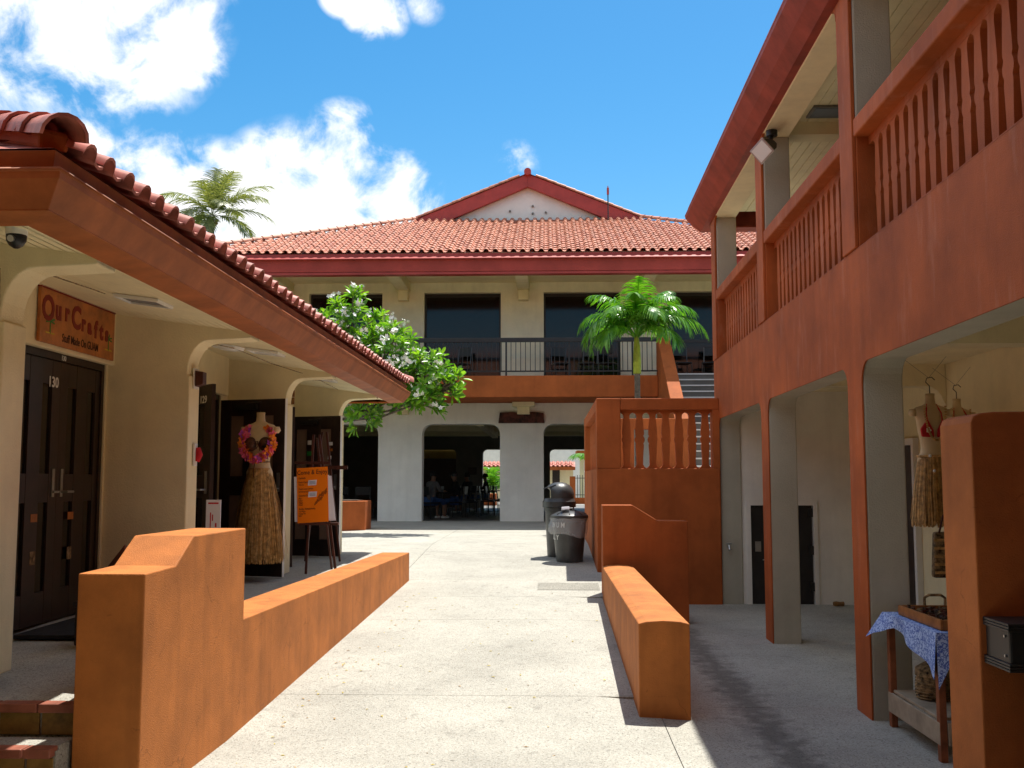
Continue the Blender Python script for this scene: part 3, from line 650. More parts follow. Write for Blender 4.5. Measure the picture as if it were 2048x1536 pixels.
# eave
ER = [(4.5,15.62),(-.08,15.62),(-.08,-3)]
mb = MB(); mb.sweep([(-.36,5.462),(0,5.48),(0,5.50),(-.36,5.49)], ER); ob('eave_board', mb, M['fasciar'], rb, bevel=.003)
mb = MB(); mb.sweep([(.0,5.482),(.10,5.595),(.20,5.745),(.205,5.785),(.17,5.79),(.14,5.70),(-.03,5.52)], ER); ob('gutter', mb, M['fasciar'], rb, bevel=.004)
lip(rb, .195, 5.79, .014, ER, M['fasciar'])
mb = MB(); mb.sweep([(-.03,5.505),(.03,5.55),(.15,5.78),(.165,5.90),(-.3,5.92),(-.3,5.505)], ER); ob('fascia', mb, M['fasciar'], rb, bevel=.004)
mb = MB(); mb.add([(-.2,-3,5.93),(-.2,15.75,5.93),(3.2,12.3,7.3),(3.2,-3,7.3)], [(0,1,2,3)]); mb.add([(-.2,15.75,5.93),(6.6,15.75,5.93),(3.2,12.3,7.3)], [(0,1,2)]); mb.add([(3.2,12.3,7.3),(3.2,-3,7.3),(6.6,-3,5.93),(6.6,15.8,5.93)], [(0,1,2,3)])
ob('roof', mb, M['tile'], rb)
tile_field(rb, M['tile'], (-.10,15.6,5.99), (0,-1,0), (1/cs,0,SL/cs), 80, 3, lambda u, v: u > v, 0, seed=8)

# ================================================================ stair tower
tw = thing('stair_tower', 'terracotta stair landing tower with sawn balusters between the bins and the cream arcade', 'stairs')
mb = MB(); mb.box(.68,2.40,14.6,14.85,-.05,1.875); ob('front_wall', mb, M['terra'], tw, bevel=.012)
mb = MB(); mb.box(.68,1.02,14.6,14.85,1.876,2.862); ob('corner_post', mb, M['terra'], tw, bevel=.012)
mb = MB(); mb.box(1.021,2.40,14.6,14.85,2.70,2.86); ob('cap_rail', mb, M['terra'], tw, bevel=.012)
mb = MB(); mb.box(2.31,2.40,14.6,14.85,1.876,2.70); ob('end_post', mb, M['terra'], tw)
mb = MB(); mb.box(1.02,2.31,14.69,14.76,2.665,2.70); ob('baluster_head', mb, M['terra'], tw)
bt = baluster_mesh(.79, .07, M['terra'], 'xz')
for k in range(7): link('baluster', bt, tw, (1.11+k*.1845, 14.725, 1.876))
mb = MB(); mb.box(.68,.93,14.851,19.6,-.05,1.875); ob('side_wall', mb, M['terra'], tw, bevel=.01)
mb = MB(); mb.box(.68,.93,14.851,19.6,2.70,2.86); mb.box(.68,.93,19.2,19.6,1.876,2.70); ob('cap_rail', mb, M['terra'], tw, bevel=.01)
bs = baluster_mesh(.79, .07, M['terra'], 'yz')
for k in range(23): link('baluster', bs, tw, (.805, 14.95+k*.1845, 1.876))
mb = MB(); pf = [(.931,1.86),(.931,2.86),(2.72,2.86),(2.72,1.86),(1.90,1.86),(1.90,2.66),(1.60,2.66),(1.60,1.86)]; mb.prism(pf, 'xz', 19.35, 19.6); ob('back_parapet', mb, M['terra'], tw, bevel=.01)
mb = MB(); mb.box(.93,2.395,14.86,22.3,1.70,1.86); mb.box(2.4,4.3,15.4,22.3,1.70,1.86); ob('landing', mb, M['ground'], tw)
mb = MB(); mb.box(2.73,2.85,15.3,22.2,-.05,1.69); ob('support_wall', mb, M['terra'], tw)
for k in range(15):
    y0 = 22.25+k*.262; z = 1.86+.168*(k+1)
    mb = MB(); mb.box(3.09,4.55,y0,y0+.30,z-.168,z-.002); ob('riser', mb, M['dim'], tw)
    mb = MB(); mb.box(3.09,4.55,y0-.02,y0+.03,z-.03,z+.002); ob('nosing', mb, M['whitep'], tw)
mb = MB(); top = [(22.2,2.74),(23.45,3.55),(24.35,4.15),(26.02,5.30),(26.02,5.42),(26.32,5.42),(26.32,1.0),(22.2,1.0)]
mb.prism(top, 'yz', 2.76, 3.07); ob('stair_parapet', mb, M['terra'], tw, bevel=.02, seg=3)
mb = MB(); mb.prism([(22.2,2.74),(26.0,5.20),(26.0,1.0),(22.2,1.0)], 'yz', 4.56, 4.8); ob('stair_parapet', mb, M['terra'], tw, bevel=.02)

# ================================================================ main building at the far side of the plaza
mbd = thing('main_building', 'wide two-storey cream building with tiled gable roof across the plaza', 'building')
LO = [(-9.75,-7.7),(-6.55,-4.6),(-3.40,-1.30),(-.12,1.96),(3.2,5.25)]
pts = [(-9.9,.5),(-9.9,3.80),(8.0,3.80),(8.0,.5)]
for a, b in reversed(LO):
    r = .27; pts += [(b,.5)]+arc(b-r,3.23-r,r,0,90,5)+arc(a+r,3.23-r,r,90,180,5)+[(a,.5)]
mb = MB(); mb.prism(pts, 'xz', 27.9, 28.3); ob('arcade_wall', mb, M['white'], mbd, bevel=.015)
UO = [(-6.55,-4.53),(-3.38,-1.28),(-.11,1.97),(3.25,5.3)]
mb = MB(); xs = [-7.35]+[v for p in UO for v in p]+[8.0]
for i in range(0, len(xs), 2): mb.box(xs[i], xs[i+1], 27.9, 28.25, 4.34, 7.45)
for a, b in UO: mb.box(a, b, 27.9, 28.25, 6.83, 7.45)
ob('upper_wall', mb, M['bounce'], mbd)
for a, b in UO:
    w = bpy.data.objects.new('window', None); COL.objects.link(w); w.parent = mbd
    mb = MB(); mb.box(a,a+.05,28.1,28.16,4.34,6.83); mb.box(b-.05,b,28.1,28.16,4.34,6.83); mb.box(a+.05,b-.05,28.1,28.16,6.74,6.83); mb.box(a+.05,b-.05,28.1,28.16,4.34,4.42)
    ob('frame', mb, M['blackm'], w)
    mb = MB(); mb.box(a+.05,b-.05,28.12,28.13,4.42,6.74); ob('pane', mb, M['glass'], w)
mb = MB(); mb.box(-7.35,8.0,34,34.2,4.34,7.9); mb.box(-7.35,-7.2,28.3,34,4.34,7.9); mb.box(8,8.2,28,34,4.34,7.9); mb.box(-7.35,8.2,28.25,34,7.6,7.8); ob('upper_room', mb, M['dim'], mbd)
mb = MB()
for x in (-6.6,-3.4,-.2,3.0):
    mb.tube([(x,28.6,5.6),(x+2.6,30.5,7.2)], .06, 6); mb.tube([(x,28.6,6.3),(x+2.2,30.5,7.5)], .06, 6)
ob('roof_brace', mb, M['white'], mbd)
mb = MB(); mb.box(-9.9,2.75,25.9,27.899,3.80,4.34); mb.box(3.08,8.0,26.2,27.899,3.80,4.34); ob('balcony_slab', mb, M['terra'], mbd, bevel=.012)
mb = MB(); mb.box(-9.9,8.0,28.3,42,3.81,4.33); ob('upper_floor', mb, M['dim'], mbd)
mb = MB(); mb.box(-9.9,2.75,25.96,26.02,5.20,5.31); ob('top_rail', mb, M['blackm'], mbd, bevel=.01)
mb = MB(); mb.box(-9.9,2.75,25.975,26.01,4.44,4.475); ob('bottom_rail', mb, M['blackm'], mbd)
pk = MB(); pk.box(-.009,.009,-.009,.009,4.475,5.20); pm = pk.mesh('picket', M['blackm'])
po = MB(); po.box(-.022,.022,-.022,.022,4.34,5.20); pom = po.mesh('post', M['blackm'])
for k in range(80):
    x = 2.62-k*.1225
    link('post' if k%13==4 else 'picket', pom if k%13==4 else pm, mbd, (x,25.992,0))
mb = MB(); mb.box(3.1,8,26.25,26.31,5.20,5.28); ob('top_rail', mb, M['blackm'], mbd)
for x in (-7.15,-3.93,-.66,2.6):
    mb = MB(); mb.prism([(25.45,6.86),(27.9,6.86),(27.9,7.2),(25.45,7.2)], 'yz', x-.17, x+.17); ob('eave_beam', mb, M['cream'], mbd, bevel=.02)
    mb = MB(); mb.box(x-.14,x+.14,27.62,27.9,6.58,6.859); ob('corbel', mb, M['cream'], mbd, bevel=.02)
    mb = MB(); mb.box(x-.30,x+.30,27.45,27.9,3.68,3.80); mb.box(x-.17,x+.17,27.6,27.9,3.48,3.68); ob('corbel', mb, M['cream'], mbd, bevel=.015)
mb = MB(); mb.add([(-7.35,27.9,6.86),(-9.0,25.7,6.86),(-8.7,25.5,6.86),(-7.0,27.9,6.86),(-7.35,27.9,7.3),(-8.9,25.2,7.3),(-8.6,25.0,7.3),(-7.0,27.9,7.3)], [(0,1,2,3),(4,5,6,7),(0,1,5,4),(2,3,7,6),(1,2,6,5)]); ob('eave_beam', mb, M['cream'], mbd)
mb = MB(); mb.box(-9.5,8.3,25.45,27.9,7.1,7.12); mb.box(-9.5,-7.35,27.9,40,7.1,7.12); ob('soffit', mb, M['cream'], mbd)
EM = [(-9.6,40),(-9.6,25.4),(8.4,25.4),(8.4,40)]
mb = MB(); mb.sweep([(-.25,6.84),(0,6.84),(0,6.90),(-.25,6.90)], EM); ob('eave_board', mb, M['fascram'], mbd)
mb = MB(); mb.sweep([(-.06,6.90),(.02,6.91),(.07,7.19),(.19,7.195),(.195,7.21),(.08,7.272),(.03,7.27),(-.06,7.20)], EM); ob('gutter', mb, M['fascram'], mbd)
mb = MB(); mb.sweep([(-.25,6.90),(-.06,6.90),(-.05,7.22),(.0,7.23),(.0,7.37),(-.25,7.38)], EM); ob('fascia', mb, M['fascram'], mbd)
y0 = 25.42; z0 = 7.385; D = 5.70
mb = MB(); mb.add([(-9.62,y0,z0),(8.42,y0,z0),(8.42-D,y0+D,z0+SL*D),(-9.62+D,y0+D,z0+SL*D)], [(0,1,2,3)])
mb.add([(-9.62,y0,z0),(-9.62+D,y0+D,z0+SL*D),(-9.62+D,40,z0+SL*D),(-9.62,40,z0)], [(0,1,2,3)])
mb.add([(8.42,y0,z0),(8.42-D,y0+D,z0+SL*D),(8.42-D,40,z0+SL*D),(8.42,40,z0)], [(0,1,2,3)])
ob('roof', mb, M['tile'], mbd)
tile_field(mbd, M['tile'], (-9.65,y0-.05,z0), (1,0,0), (0,1/cs,SL/cs), 78, 19, lambda u, v: v/cs-.02 < u < 18.05-v/cs, 288, seed=2)
caps(mbd, M['tile'], (-9.62,y0-.03,z0+.03), (-9.62+D,y0+D,z0+SL*D+.03), ex=.31, r0=.10)
caps(mbd, M['tile'], (8.42,y0-.03,z0+.03), (8.42-D,y0+D,z0+SL*D+.03), ex=.31, r0=.10)
cx = -.60; gz = z0+SL*D; hw = 3.45; ap = gz+hw*.405
gy = y0+D
mb = MB(); mb.prism([(cx-hw+.3,gz-.1),(cx+hw-.3,gz-.1),(cx,ap-.16)], 'xz', gy+.05, gy+.15); ob('gable_wall', mb, M['whitep'], mbd)
mb = MB(); t = .40
for s in (-1,1):
    mb.prism([(cx,ap),(cx+s*hw,gz),(cx+s*(hw-.0),gz-.1),(cx+s*(hw-t*2.2),gz-.1),(cx,ap-t)], 'xz', gy-.16, gy+.0)
ob('rake_board', mb, M['fascram'], mbd, bevel=.01)
mb = MB()
for s in (-1,1): mb.add([(cx,gy-.2,ap+.02),(cx+s*hw*1.0,gy-.2,gz+.02),(cx+s*hw*1.0,42,gz+.02),(cx,42,ap+.02)], [(0,1,2,3)])
ob('roof', mb, M['tile'], mbd)
for s in (-1,1):
    caps(mbd, M['tile'], (cx+s*hw,gy-.12,gz+.02), (cx+s*.02,gy-.12,ap+.02), ex=.31, r0=.085, lift=.02)
mb = MB(); mb.tube([(cx,gy-.34,ap+.03),(cx,gy+.1,ap+.03)], [.11,.11], 12); ob('ridge_cap', mb, M['fascram'], mbd, smooth=True)
mb = MB()
for x, z in ((-.45,10.15),(-.05,9.95),(-.45,9.92),(-1.15,10.0)): mb.tube([(x,gy+.05,z-.05),(x,gy-.0,z-.05)], .035, 8)
ob('vent_hole', mb, M['dim'], mbd)
# ground-floor hall
mb = MB(); bo = [(-6.2,-3.74),(-2.66,-.95),(.07,2.25),(3.2,5.2)]; pts = [(-9.9,.5),(-9.9,3.80),(8.0,3.80),(8.0,.5)]
for a, b in reversed(bo):
    r = .18; pts += [(b,.5)]+arc(b-r,2.97-r,r,0,90,4)+arc(a+r,2.97-r,r,90,180,4)+[(a,.5)]
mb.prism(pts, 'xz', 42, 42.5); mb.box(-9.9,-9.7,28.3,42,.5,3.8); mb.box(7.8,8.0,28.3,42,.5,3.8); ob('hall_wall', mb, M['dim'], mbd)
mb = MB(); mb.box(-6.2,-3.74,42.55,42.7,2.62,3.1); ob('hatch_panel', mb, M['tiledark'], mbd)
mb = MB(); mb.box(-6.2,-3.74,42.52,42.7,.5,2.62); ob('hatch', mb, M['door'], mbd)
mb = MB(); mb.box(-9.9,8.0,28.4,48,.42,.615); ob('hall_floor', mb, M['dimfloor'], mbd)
mb = MB(); mb.box(-6.3,-6.0,30,30.3,.62,3.8); ob('hall_column', mb, M['tiledark'], mbd)
mb = MB()
for y in (31,34.5,38): mb.box(-9.7,7.8,y,y+.35,3.35,3.8)
mb.obox((-1.9,33.0,3.45),(.10,0,0),(0,4.2,0),(0,0,.22)); ob('hall_beam', mb, M['cream'], mbd)
mb = MB(); mb.box(-3.25,-2.9,41.93,41.99,1.95,2.25); ob('wall_plaque', mb, M['door'], mbd)

# ================================================================ unseen building added behind the camera to block sky light
blocker = thing('sky_blocker', 'unseen roofed block added behind the viewpoint to cut sky light', 'building')
mb = MB(); mb.box(-16,14,-14,2.4,3.05,3.25); mb.box(-16,14,-14,1.2,6.2,6.4); ob('floor_slab', mb, M['terra'], blocker)
mb = MB(); mb.box(-16,14,-14.3,-14,-.1,7.5); mb.box(-16.3,-16,-14,1.3,-.1,7.5); mb.box(14,14.3,-14,1.3,-.1,7.5); mb.box(-16,14,-3,-2.8,3.25,6.2); ob('wall', mb, M['terra'], blocker)
mb = MB(); mb.box(-16,14,2.25,2.45,2.99,4.3); ob('parapet', mb, M['terra'], blocker)
mb = MB(); mb.add([(-17,2.2,6.4),(15,2.2,6.4),(15,-6,9.4),(-17,-6,9.4)], [(0,1,2,3)]); mb.add([(-17,-14.5,6.4),(15,-14.5,6.4),(15,-6,9.4),(-17,-6,9.4)], [(0,1,2,3)]); ob('roof', mb, M['tile'], blocker)
mb = MB(); mb.box(-16,14,-14,1.2,-.12,-.02); ob('floor', mb, M['dim'], blocker)
for x in (-10,-6.5,4.3,8):
    mb = MB(); mb.box(x,x+.4,.9,1.19,-.1,2.99); ob('column', mb, M['cream'], blocker)

for pts_ in ([(-3.15,5.9,2.98),(-3.3,6.4,3.05),(-3.2,7.0,3.04),(-3.25,7.4,3.07)],[(-3.5,9.2,3.08),(-3.3,9.9,3.04),(-3.2,10.4,3.05),(-3.05,11.2,2.99),(-2.95,12.0,2.98),(-2.95,12.28,2.99)],[(-3.4,12.6,3.05),(-3.1,13.1,2.99),(-3.0,13.5,3.02),(-3.0,14.6,3.0)],[(-3.85,5.2,3.12),(-3.3,5.4,3.05),(-3.16,5.78,2.92),(-3.16,5.79,2.70)]):
    mb = MB(); mb.tube(pts_, .0045, 5); ob('cable', mb, M['wicker'], lb)
for y_ in (6.4, 10.0, 13.4):
    mb = MB(); mb.box(1.905,1.929,y_,y_+.09,.35,.48); ob('outlet_plate', mb, M['whitep'], rb)
mb = MB(); mb.tube([(1.90,8.4,.5),(1.90,8.4,2.8),(1.90,8.4,2.94)], .016, 8); ob('conduit', mb, M['cream'], rb)
# ================================================================ signs on the shops
sg = thing('shop_sign', 'varnished wooden sign reading Our Crafts above the double door', 'sign', (-3.78,8.14,2.94))
mb = MB(); mb.box(-.012,.012,-.66,.66,-.205,.205); ob('board', mb, M['signw'], sg, bevel=.004)
mb = MB(); mb.box(-.016,.018,-.66,.66,.205,.222); ob('top_strip', mb, M['signred'], sg)
hx = [-.54,-.375,-.235,-.075,.055,.17,.285,.395,.50]; ht = [.235,.19,.175,.225,.165,.155,.175,.175,.155]
for ch, y, h, dz in zip('OurCrafts', hx, ht, [.05,.065,.07,.05,.03,.02,.01,.01,.005]):
    text('letter', ch, h*1.12, M['signred'], sg, (.0135,y,dz), FX, .0015, .009, sx=.92)
text('letter', 'Stuff Made On GUAM', .092, M['ink'], sg, (.0135,.02,-.135), FX, .001, .0008, sx=.78)
for y in (-.50,.54):
    mb = MB(); mb.box(.0125,.0145,y-.006,y+.006,-.10,-.01)
    for a in (20,70,110,160,200,340): mb.obox((.0135,y+.035*cos(R(a)),.0+.025*sin(R(a))), (0,.035*cos(R(a)),.02*sin(R(a))), (0,-.006*sin(R(a)),.006*cos(R(a))), (.001,0,0))
    ob('painted_palm', mb, M['green'], sg, loc=(0,0,-.03))
    mb = MB(); mb.box(.0125,.0143,y-.07,y+.07,-.13,-.12); ob('painted_sand', mb, M['yellow'], sg)
ws = thing('plank_sign', 'small stacked-plank wooden sign above door 128', 'sign', (-3.36,13.05,2.66))
for k in range(3):
    mb = MB(); mb.box(-.15+.01*k,.13,-.012,.012,.012+.095*k,.10+.095*k); ob('plank', mb, M['plank'], ws, bevel=.004)
# soffit fittings
def fitting(name, label, cat, x, y, sx, sy, m2, round_=False, group=None):
    t = thing(name, label, cat, (x,y,zc(x)-.004)); t.rotation_euler = (0, math.atan(.135), 0)
    mb = MB()
    if round_: mb.tube([(0,0,0),(0,0,-.03)], [sx,sx*.92], 24)
    else:
        for a in ((-sx,-sx+.02,-sy,sy),(sx-.02,sx,-sy,sy),(-sx+.02,sx-.02,-sy,-sy+.02),(-sx+.02,sx-.02,sy-.02,sy)): mb.box(*a,-.025,0)
    ob('rim', mb, M['whitep'], t, smooth=round_)
    mb = MB()
    if round_: mb.tube([(0,0,-.0305),(0,0,-.045)], [sx*.6,sx*.5], 24)
    else: mb.box(-sx+.02,sx-.02,-sy+.02,sy-.02,-.012,-.002)
    ob('lens', mb, m2, t, smooth=round_)
fitting('soffit_vent', 'open square light recess in the soffit beside the wooden shop sign', 'light fixture', -3.02, 7.55, .17, .16, M['dim'])
fitting('soffit_light', 'round white light fixture in the soffit above door 129', 'light', -3.30, 10.5, .17, .17, M['frost'], True)
fitting('soffit_light', 'rectangular frosted light panel in the soffit beside the round fixture', 'light', -2.92, 10.55, .17, .16, M['frost'])
fitting('soffit_light', 'rectangular frosted light panel in the soffit above door 128', 'light', -2.93, 13.45, .14, .16, M['frost'])
sc_ = thing('security_camera', 'black dome camera under the soffit at the left picture edge', 'camera', (-2.80,5.27,2.99))
mb = MB(); mb.tube([(0,0,.06),(0,0,.0)], .055, 14); ob('mount', mb, M['whitep'], sc_, smooth=True)
mb = MB(); mb.tube([(0,0,0),(0,0,-.03),(0,0,-.055),(0,0,-.07)], [.052,.05,.035,.012], 14); ob('dome', mb, M['black'], sc_, smooth=True)
mb = MB(); mb.tube([(.0,-.045,-.025),(0,-.062,-.03)], .018, 10); ob('lens', mb, M['steel'], sc_, smooth=True)
wl_ = thing('wall_lamp', 'small brown lamp box on the cream post between doors 130 and 129', 'lamp', (-3.125,9.03,2.60))
mb = MB(); mb.box(0,.012,-.06,.06,-.09,.09); ob('back_plate', mb, M['whitep'], wl_); mb = MB(); mb.prism([(.013,-.07),(.085,-.05),(.085,.06),(.013,.07)], 'xz', -.05, .05); ob('shade', mb, M['brown'], wl_, bevel=.006)
ch_ = thing('card_holder', 'small red and white card holder on the post beside door 129', 'card holder', (-3.125,9.05,1.93))
mb = MB(); mb.box(0,.02,-.035,.035,-.10,.10); ob('back', mb, M['whitep'], ch_, bevel=.005)
mb = MB(); mb.tube([(.03,.0,-.06),(.045,.005,.0),(.03,.01,.06)], [.02,.032,.022], 10); ob('red_badge', mb, M['redc'], ch_, smooth=True)
mp_ = thing('white_poster', 'small white map poster on a stand inside the doorway of 129', 'poster', (-3.20,9.86,.6))
mb = MB(); mb.box(-.07,.07,-.008,.008,.55,.92); ob('sheet', mb, M['paper'], mp_); mb = MB(); mb.box(-.05,.05,-.0095,-.0085,.88,.895); mb.box(-.03,-.02,-.0095,-.0085,.62,.80); mb.box(.02,.035,-.0095,-.0085,.66,.70); mb.box(-.01,.0,-.0095,-.0085,.72,.78); ob('print', mb, M['redc'], mp_)
mb = MB(); mb.box(-.01,.01,.009,.03,0,.7); mb.box(-.09,.09,.0,.12,0,.015); ob('stand', mb, M['blackm'], mp_)
mt_ = tag(ob('door_mat', (lambda m: (m.box(-3.80,-3.25,7.35,8.75,.582,.612), m)[-1])(MB()), M['darkcloth'], bevel=.006), 'dark rubber mat on the walkway in front of door 130', 'door mat')
bx = thing('black_crate', 'small black crate on the walkway beside door 130', 'crate', (-3.14,7.20,.58))
mb = MB(); mb.box(-.10,.13,-.12,.12,0,.26); ob('body', mb, M['black'], bx, bevel=.012); mb = MB(); mb.box(-.11,.14,-.13,.13,.262,.30); ob('lid', mb, M['black'], bx, bevel=.01)

# ================================================================ mannequins in raffia skirts
def flower_mesh(r, mats, n=5, cup=.25):
    mb = MB()
    for k in range(n):
        a = 2*pi*k/n; d = Vector((cos(a),sin(a),0)); s = Vector((-sin(a),cos(a),0))
        mb.add([(0,0,0), tuple(d*r*.6+s*r*.36+Vector((0,0,cup*r*.5))), tuple(d*r+Vector((0,0,cup*r))), tuple(d*r*.6-s*r*.36+Vector((0,0,cup*r*.5)))], [(0,1,2,3)])
    return mb.mesh('flower', mats)
def raffia(rt, rb, h, n, seed, ry=.8, flare=0):
    rn = random.Random(seed); mb = MB()
    mb.loft([(0,rt*.86,rt*.86*ry,0,0),(-h*.5,(rt+rb)*.41,(rt+rb)*.41*ry,0,0),(-h*.93,rb*.86,rb*.86*ry,0,0)], 24, cap=False)
    for i in range(n):
        a = rn.uniform(0,2*pi); l = h*rn.uniform(.90,1.02); q = rn.uniform(.88,1.06); da = rn.uniform(-.06,.06); w = rn.uniform(.003,.0065)
        if rn.random() < .03: q *= 1.18
        p = []
        for t in (0,.2,.5,.8,1):
            r = (rt+(rb-rt)*(t**.75))*(1+(q-1)*min(1,t*2)); aa = a+da*t+.02*sin(9*t+i); p.append(Vector((r*cos(aa), r*sin(aa)*ry, -l*t)))
        s = Vector((-sin(a),cos(a),0))*w
        vs = [v for x in p for v in (tuple(x-s), tuple(x+s))]; mb.mi = 1 if rn.random() < .35 else 0
        mb.add(vs, [(2*k,2*k+1,2*k+3,2*k+2) for k in range(4)])
    mb.mi = 0; return mb
def torso(parent, s=1.0):
    mb = MB(); rings = [(-.16,.150,.105,0,0),(-.06,.145,.10,0,0),(.0,.118,.085,0,0),(.06,.108,.078,0,0),(.14,.118,.082,0,-.003),(.22,.138,.098,0,-.010),(.28,.146,.105,0,-.014),(.34,.150,.092,0,-.006),(.40,.172,.078,0,0),(.435,.178,.066,0,0),(.46,.150,.058,0,0),(.48,.085,.052,0,0),(.50,.052,.048,0,0),(.56,.045,.045,0,0),(.60,.047,.046,0,0)]
    mb.loft([(z*s,a*s,b*s,c*s,d*s) for z,a,b,c,d in rings], 26)
    for sx in (-1,1): mb.loft([((.37-.06*0)*s,.03*s,.035*s,sx*.175*s,0),(.40*s,.042*s,.045*s,sx*.185*s,0),(.44*s,.035*s,.04*s,sx*.178*s,0)], 12)
    return ob('torso', mb, M['skin'], parent, smooth='all')
def half_sphere(c, r, sy=.8, n=14):
    mb = MB(); rings = []
    for i in range(6):
        a = R(90*i/5.5); rings.append((r*sin(a), r*cos(a)))
    vs = []; fs = []
    for d, q in rings:
        for k in range(n): b = 2*pi*k/n; vs.append((c[0]+q*cos(b), c[1]-d*sy, c[2]+q*sin(b)))
    for i in range(5):
        for k in range(n): fs.append((i*n+k, i*n+(k+1)%n, (i+1)*n+(k+1)%n, (i+1)*n+k))
    fs.append(tuple(range(5*n, 6*n))); mb.add(vs, fs); return mb
mn = thing('mannequin', 'headless mannequin in coconut top, flower lei and long raffia skirt on the door of 129', 'mannequin', (-3.20,11.42,1.86))
torso(mn, 1.0)
for sx in (-1,1): ob('coconut_cup', half_sphere((sx*.078,-.085,.245), .080, .75), M['coco'], mn, smooth='all')
mb = MB(); mb.tube([(-.03,-.145,.26),(0,-.12,.275),(.03,-.145,.26)], .004, 5); mb.tube([(0,-.125,.27),(.012,-.135,.22),(-.01,-.135,.19)], .004, 5); mb.tube([(0,-.125,.27),(.03,-.135,.21),(.03,-.135,.17)], .004, 5)
mb.tube([(-.12,-.02,.05),(-.06,-.09,.045),(0,-.10,.04),(.06,-.09,.045),(.12,-.02,.05)], .005, 5); mb.tube([(-.03,-.10,.04),(-.035,-.12,-.04),(-.03,-.125,-.12)], .005, 5); ob('cord', mb, M['brown'], mn)
o = ob('raffia_skirt', raffia(.125,.27,1.02,1500,3), [M['straw'], M['straw2']], mn, loc=(0,0,-.02)); tag(o, kind='stuff')
fl = [flower_mesh(.050, M[c]) for c in ('pink','orng','purp','pink')]
rn = random.Random(9)
for i in range(130):
    t = i/130*2*pi; x = .172*sin(t)*(1.0+.04*cos(2*t)); z = .265+.185*cos(t)
    yy = -.09-.045*max(0,-cos(t))-.02
    if cos(t) > .86: continue
    if cos(t) > .5: yy = -.07
    f = link('flower', fl[rn.choice((0,1,2,0,1,3))], mn, (x+rn.uniform(-.022,.022), yy+rn.uniform(-.02,.02), z+rn.uniform(-.02,.02)), (R(90)+rn.uniform(-.8,.8), rn.uniform(-.8,.8), rn.uniform(0,6)))

def hanging(name, label, loc, s, full=True, rz=0.0):
    t = thing(name, label, 'mannequin', loc, rz); torso(t, s)
    mb = MB(); mb.tube([(0,0,.60*s),(0,0,.68*s),(-.03,0,.72*s),(-.02,0,.76*s),(.02,0,.77*s),(.045,0,.74*s)], .004, 6); mb.tube([(-.005,0,.765*s),(-.20,.05,.98*s)], .0015, 4); mb.tube([(.0,0,.77*s),(.16,.04,.99*s)], .0015, 4)
    ob('hook', mb, M['blackm'], t)
    for sx in (-1,1):
        mb = MB(); mb.prism([(sx*.012*s,.15*s),(sx*.14*s,.155*s),(sx*.15*s,.235*s),(sx*.075*s,.335*s),(sx*.02*s,.225*s)], 'xz', -.136*s, -.10*s)
        ob('bikini_cup', mb, M['redc'], t, bevel=.012)
        fm = flower_mesh(.028, M['petal']); link('flower_print', fm, t, (sx*.08*s,-.142*s,.22*s), (R(90),0,.3))
    mb = MB()
    for sx in (-1,1): mb.tube([(sx*.075*s,-.115*s,.30*s),(sx*.075*s,-.085*s,.40*s),(sx*.045*s,-.03*s,.49*s)], .006, 5)
    ob('strap', mb, M['redc'], t)
    mb = MB()
    for i in range(40):
        q = i/39; x = -.11+.20*abs(2*q-1) if 0 else .105*cos(pi*q); z = .46-.34*sin(pi*q)
        mb.obox((x*s, -.128*s-.015*sin(pi*q), z*s), (.007,0,0), (0,.006,0), (0,0,.007))
    ob('bead_necklace', mb, M['straw2'], t)
    o = ob('raffia_skirt', raffia(.135*s,.215*s,.56,1000,5), [M['straw2'], M['straw']], t, loc=(0,0,-.03)); tag(o, kind='stuff')
    mb = MB(); mb.tube([(.14*s*cos(a*pi/8)*1.02, .11*s*sin(a*pi/8)*1.02, -.03) for a in range(17)], .010, 6); ob('shell_belt', mb, M['straw2'], t)
    for x, z in ((-.06,-.03),(.04,-.02),(-.03,-.15)):
        mb = MB(); mb.tube([(x,-.125*s-.022,z),(x,-.125*s-.032,z)], [.013,.008], 8); ob('shell_disc', mb, M['whitep'], t, smooth=True)
    return t
hanging('hanging_mannequin', 'mannequin torso in red bikini top and short raffia skirt hanging beside the tall dark wall', (3.12,8.55,1.93), .80)
hanging('hanging_mannequin', 'mannequin torso farther back, only its neck above the tall dark wall', (3.90,10.0,2.0), .80)

# ================================================================ easel and poster
ez = thing('easel', 'brown wooden tripod easel on the walkway holding an orange menu poster', 'easel', (-2.83,12.4,.6))
def bar(parent, name, a, b, w, m):
    mb = MB(); a = Vector(a); b = Vector(b); d = (b-a); u = d.cross(Vector((0,1,0))).normalized()*w; v = d.cross(u).normalized()*w
    mb.obox((a+b)/2, d/2, u, v); return ob(name, mb, m, parent, bevel=.003)
bar(ez, 'leg', (-.05,-.05,0), (-.02,.10,1.66), .014, M['brown']); bar(ez, 'leg', (.31,-.05,0), (.05,.10,1.66), .014, M['brown']); bar(ez, 'leg', (.12,.62,0), (.015,.12,1.62), .013, M['brown'])
mb = MB(); mb.box(-.14,.33,-.075,-.0,.575,.605); ob('tray', mb, M['brown'], ez, bevel=.004)
mb = MB(); mb.box(-.24,.20,.06,.08,1.30,1.335); ob('crossbar', mb, M['brown'], ez, bevel=.003)
ps = thing('menu_poster', 'orange handwritten menu poster in front of white boards on the easel', 'poster', (-2.80,12.33,1.208)); ps.rotation_euler = (R(-7),R(-3.2),R(3))
mb = MB(); mb.box(-.185,.185,0,.006,0,.66); ob('orange_sheet', mb, M['orangep'], ps)
mb = MB(); mb.box(-.22,.20,.008,.014,.02,.56); ob('white_board', mb, M['paper'], ps)
mb = MB(); mb.obox((.19,.022,.28),(.055,0,.0),(0,.004,0),(-.02,0,.27)); ob('white_board', mb, M['paper'], ps)
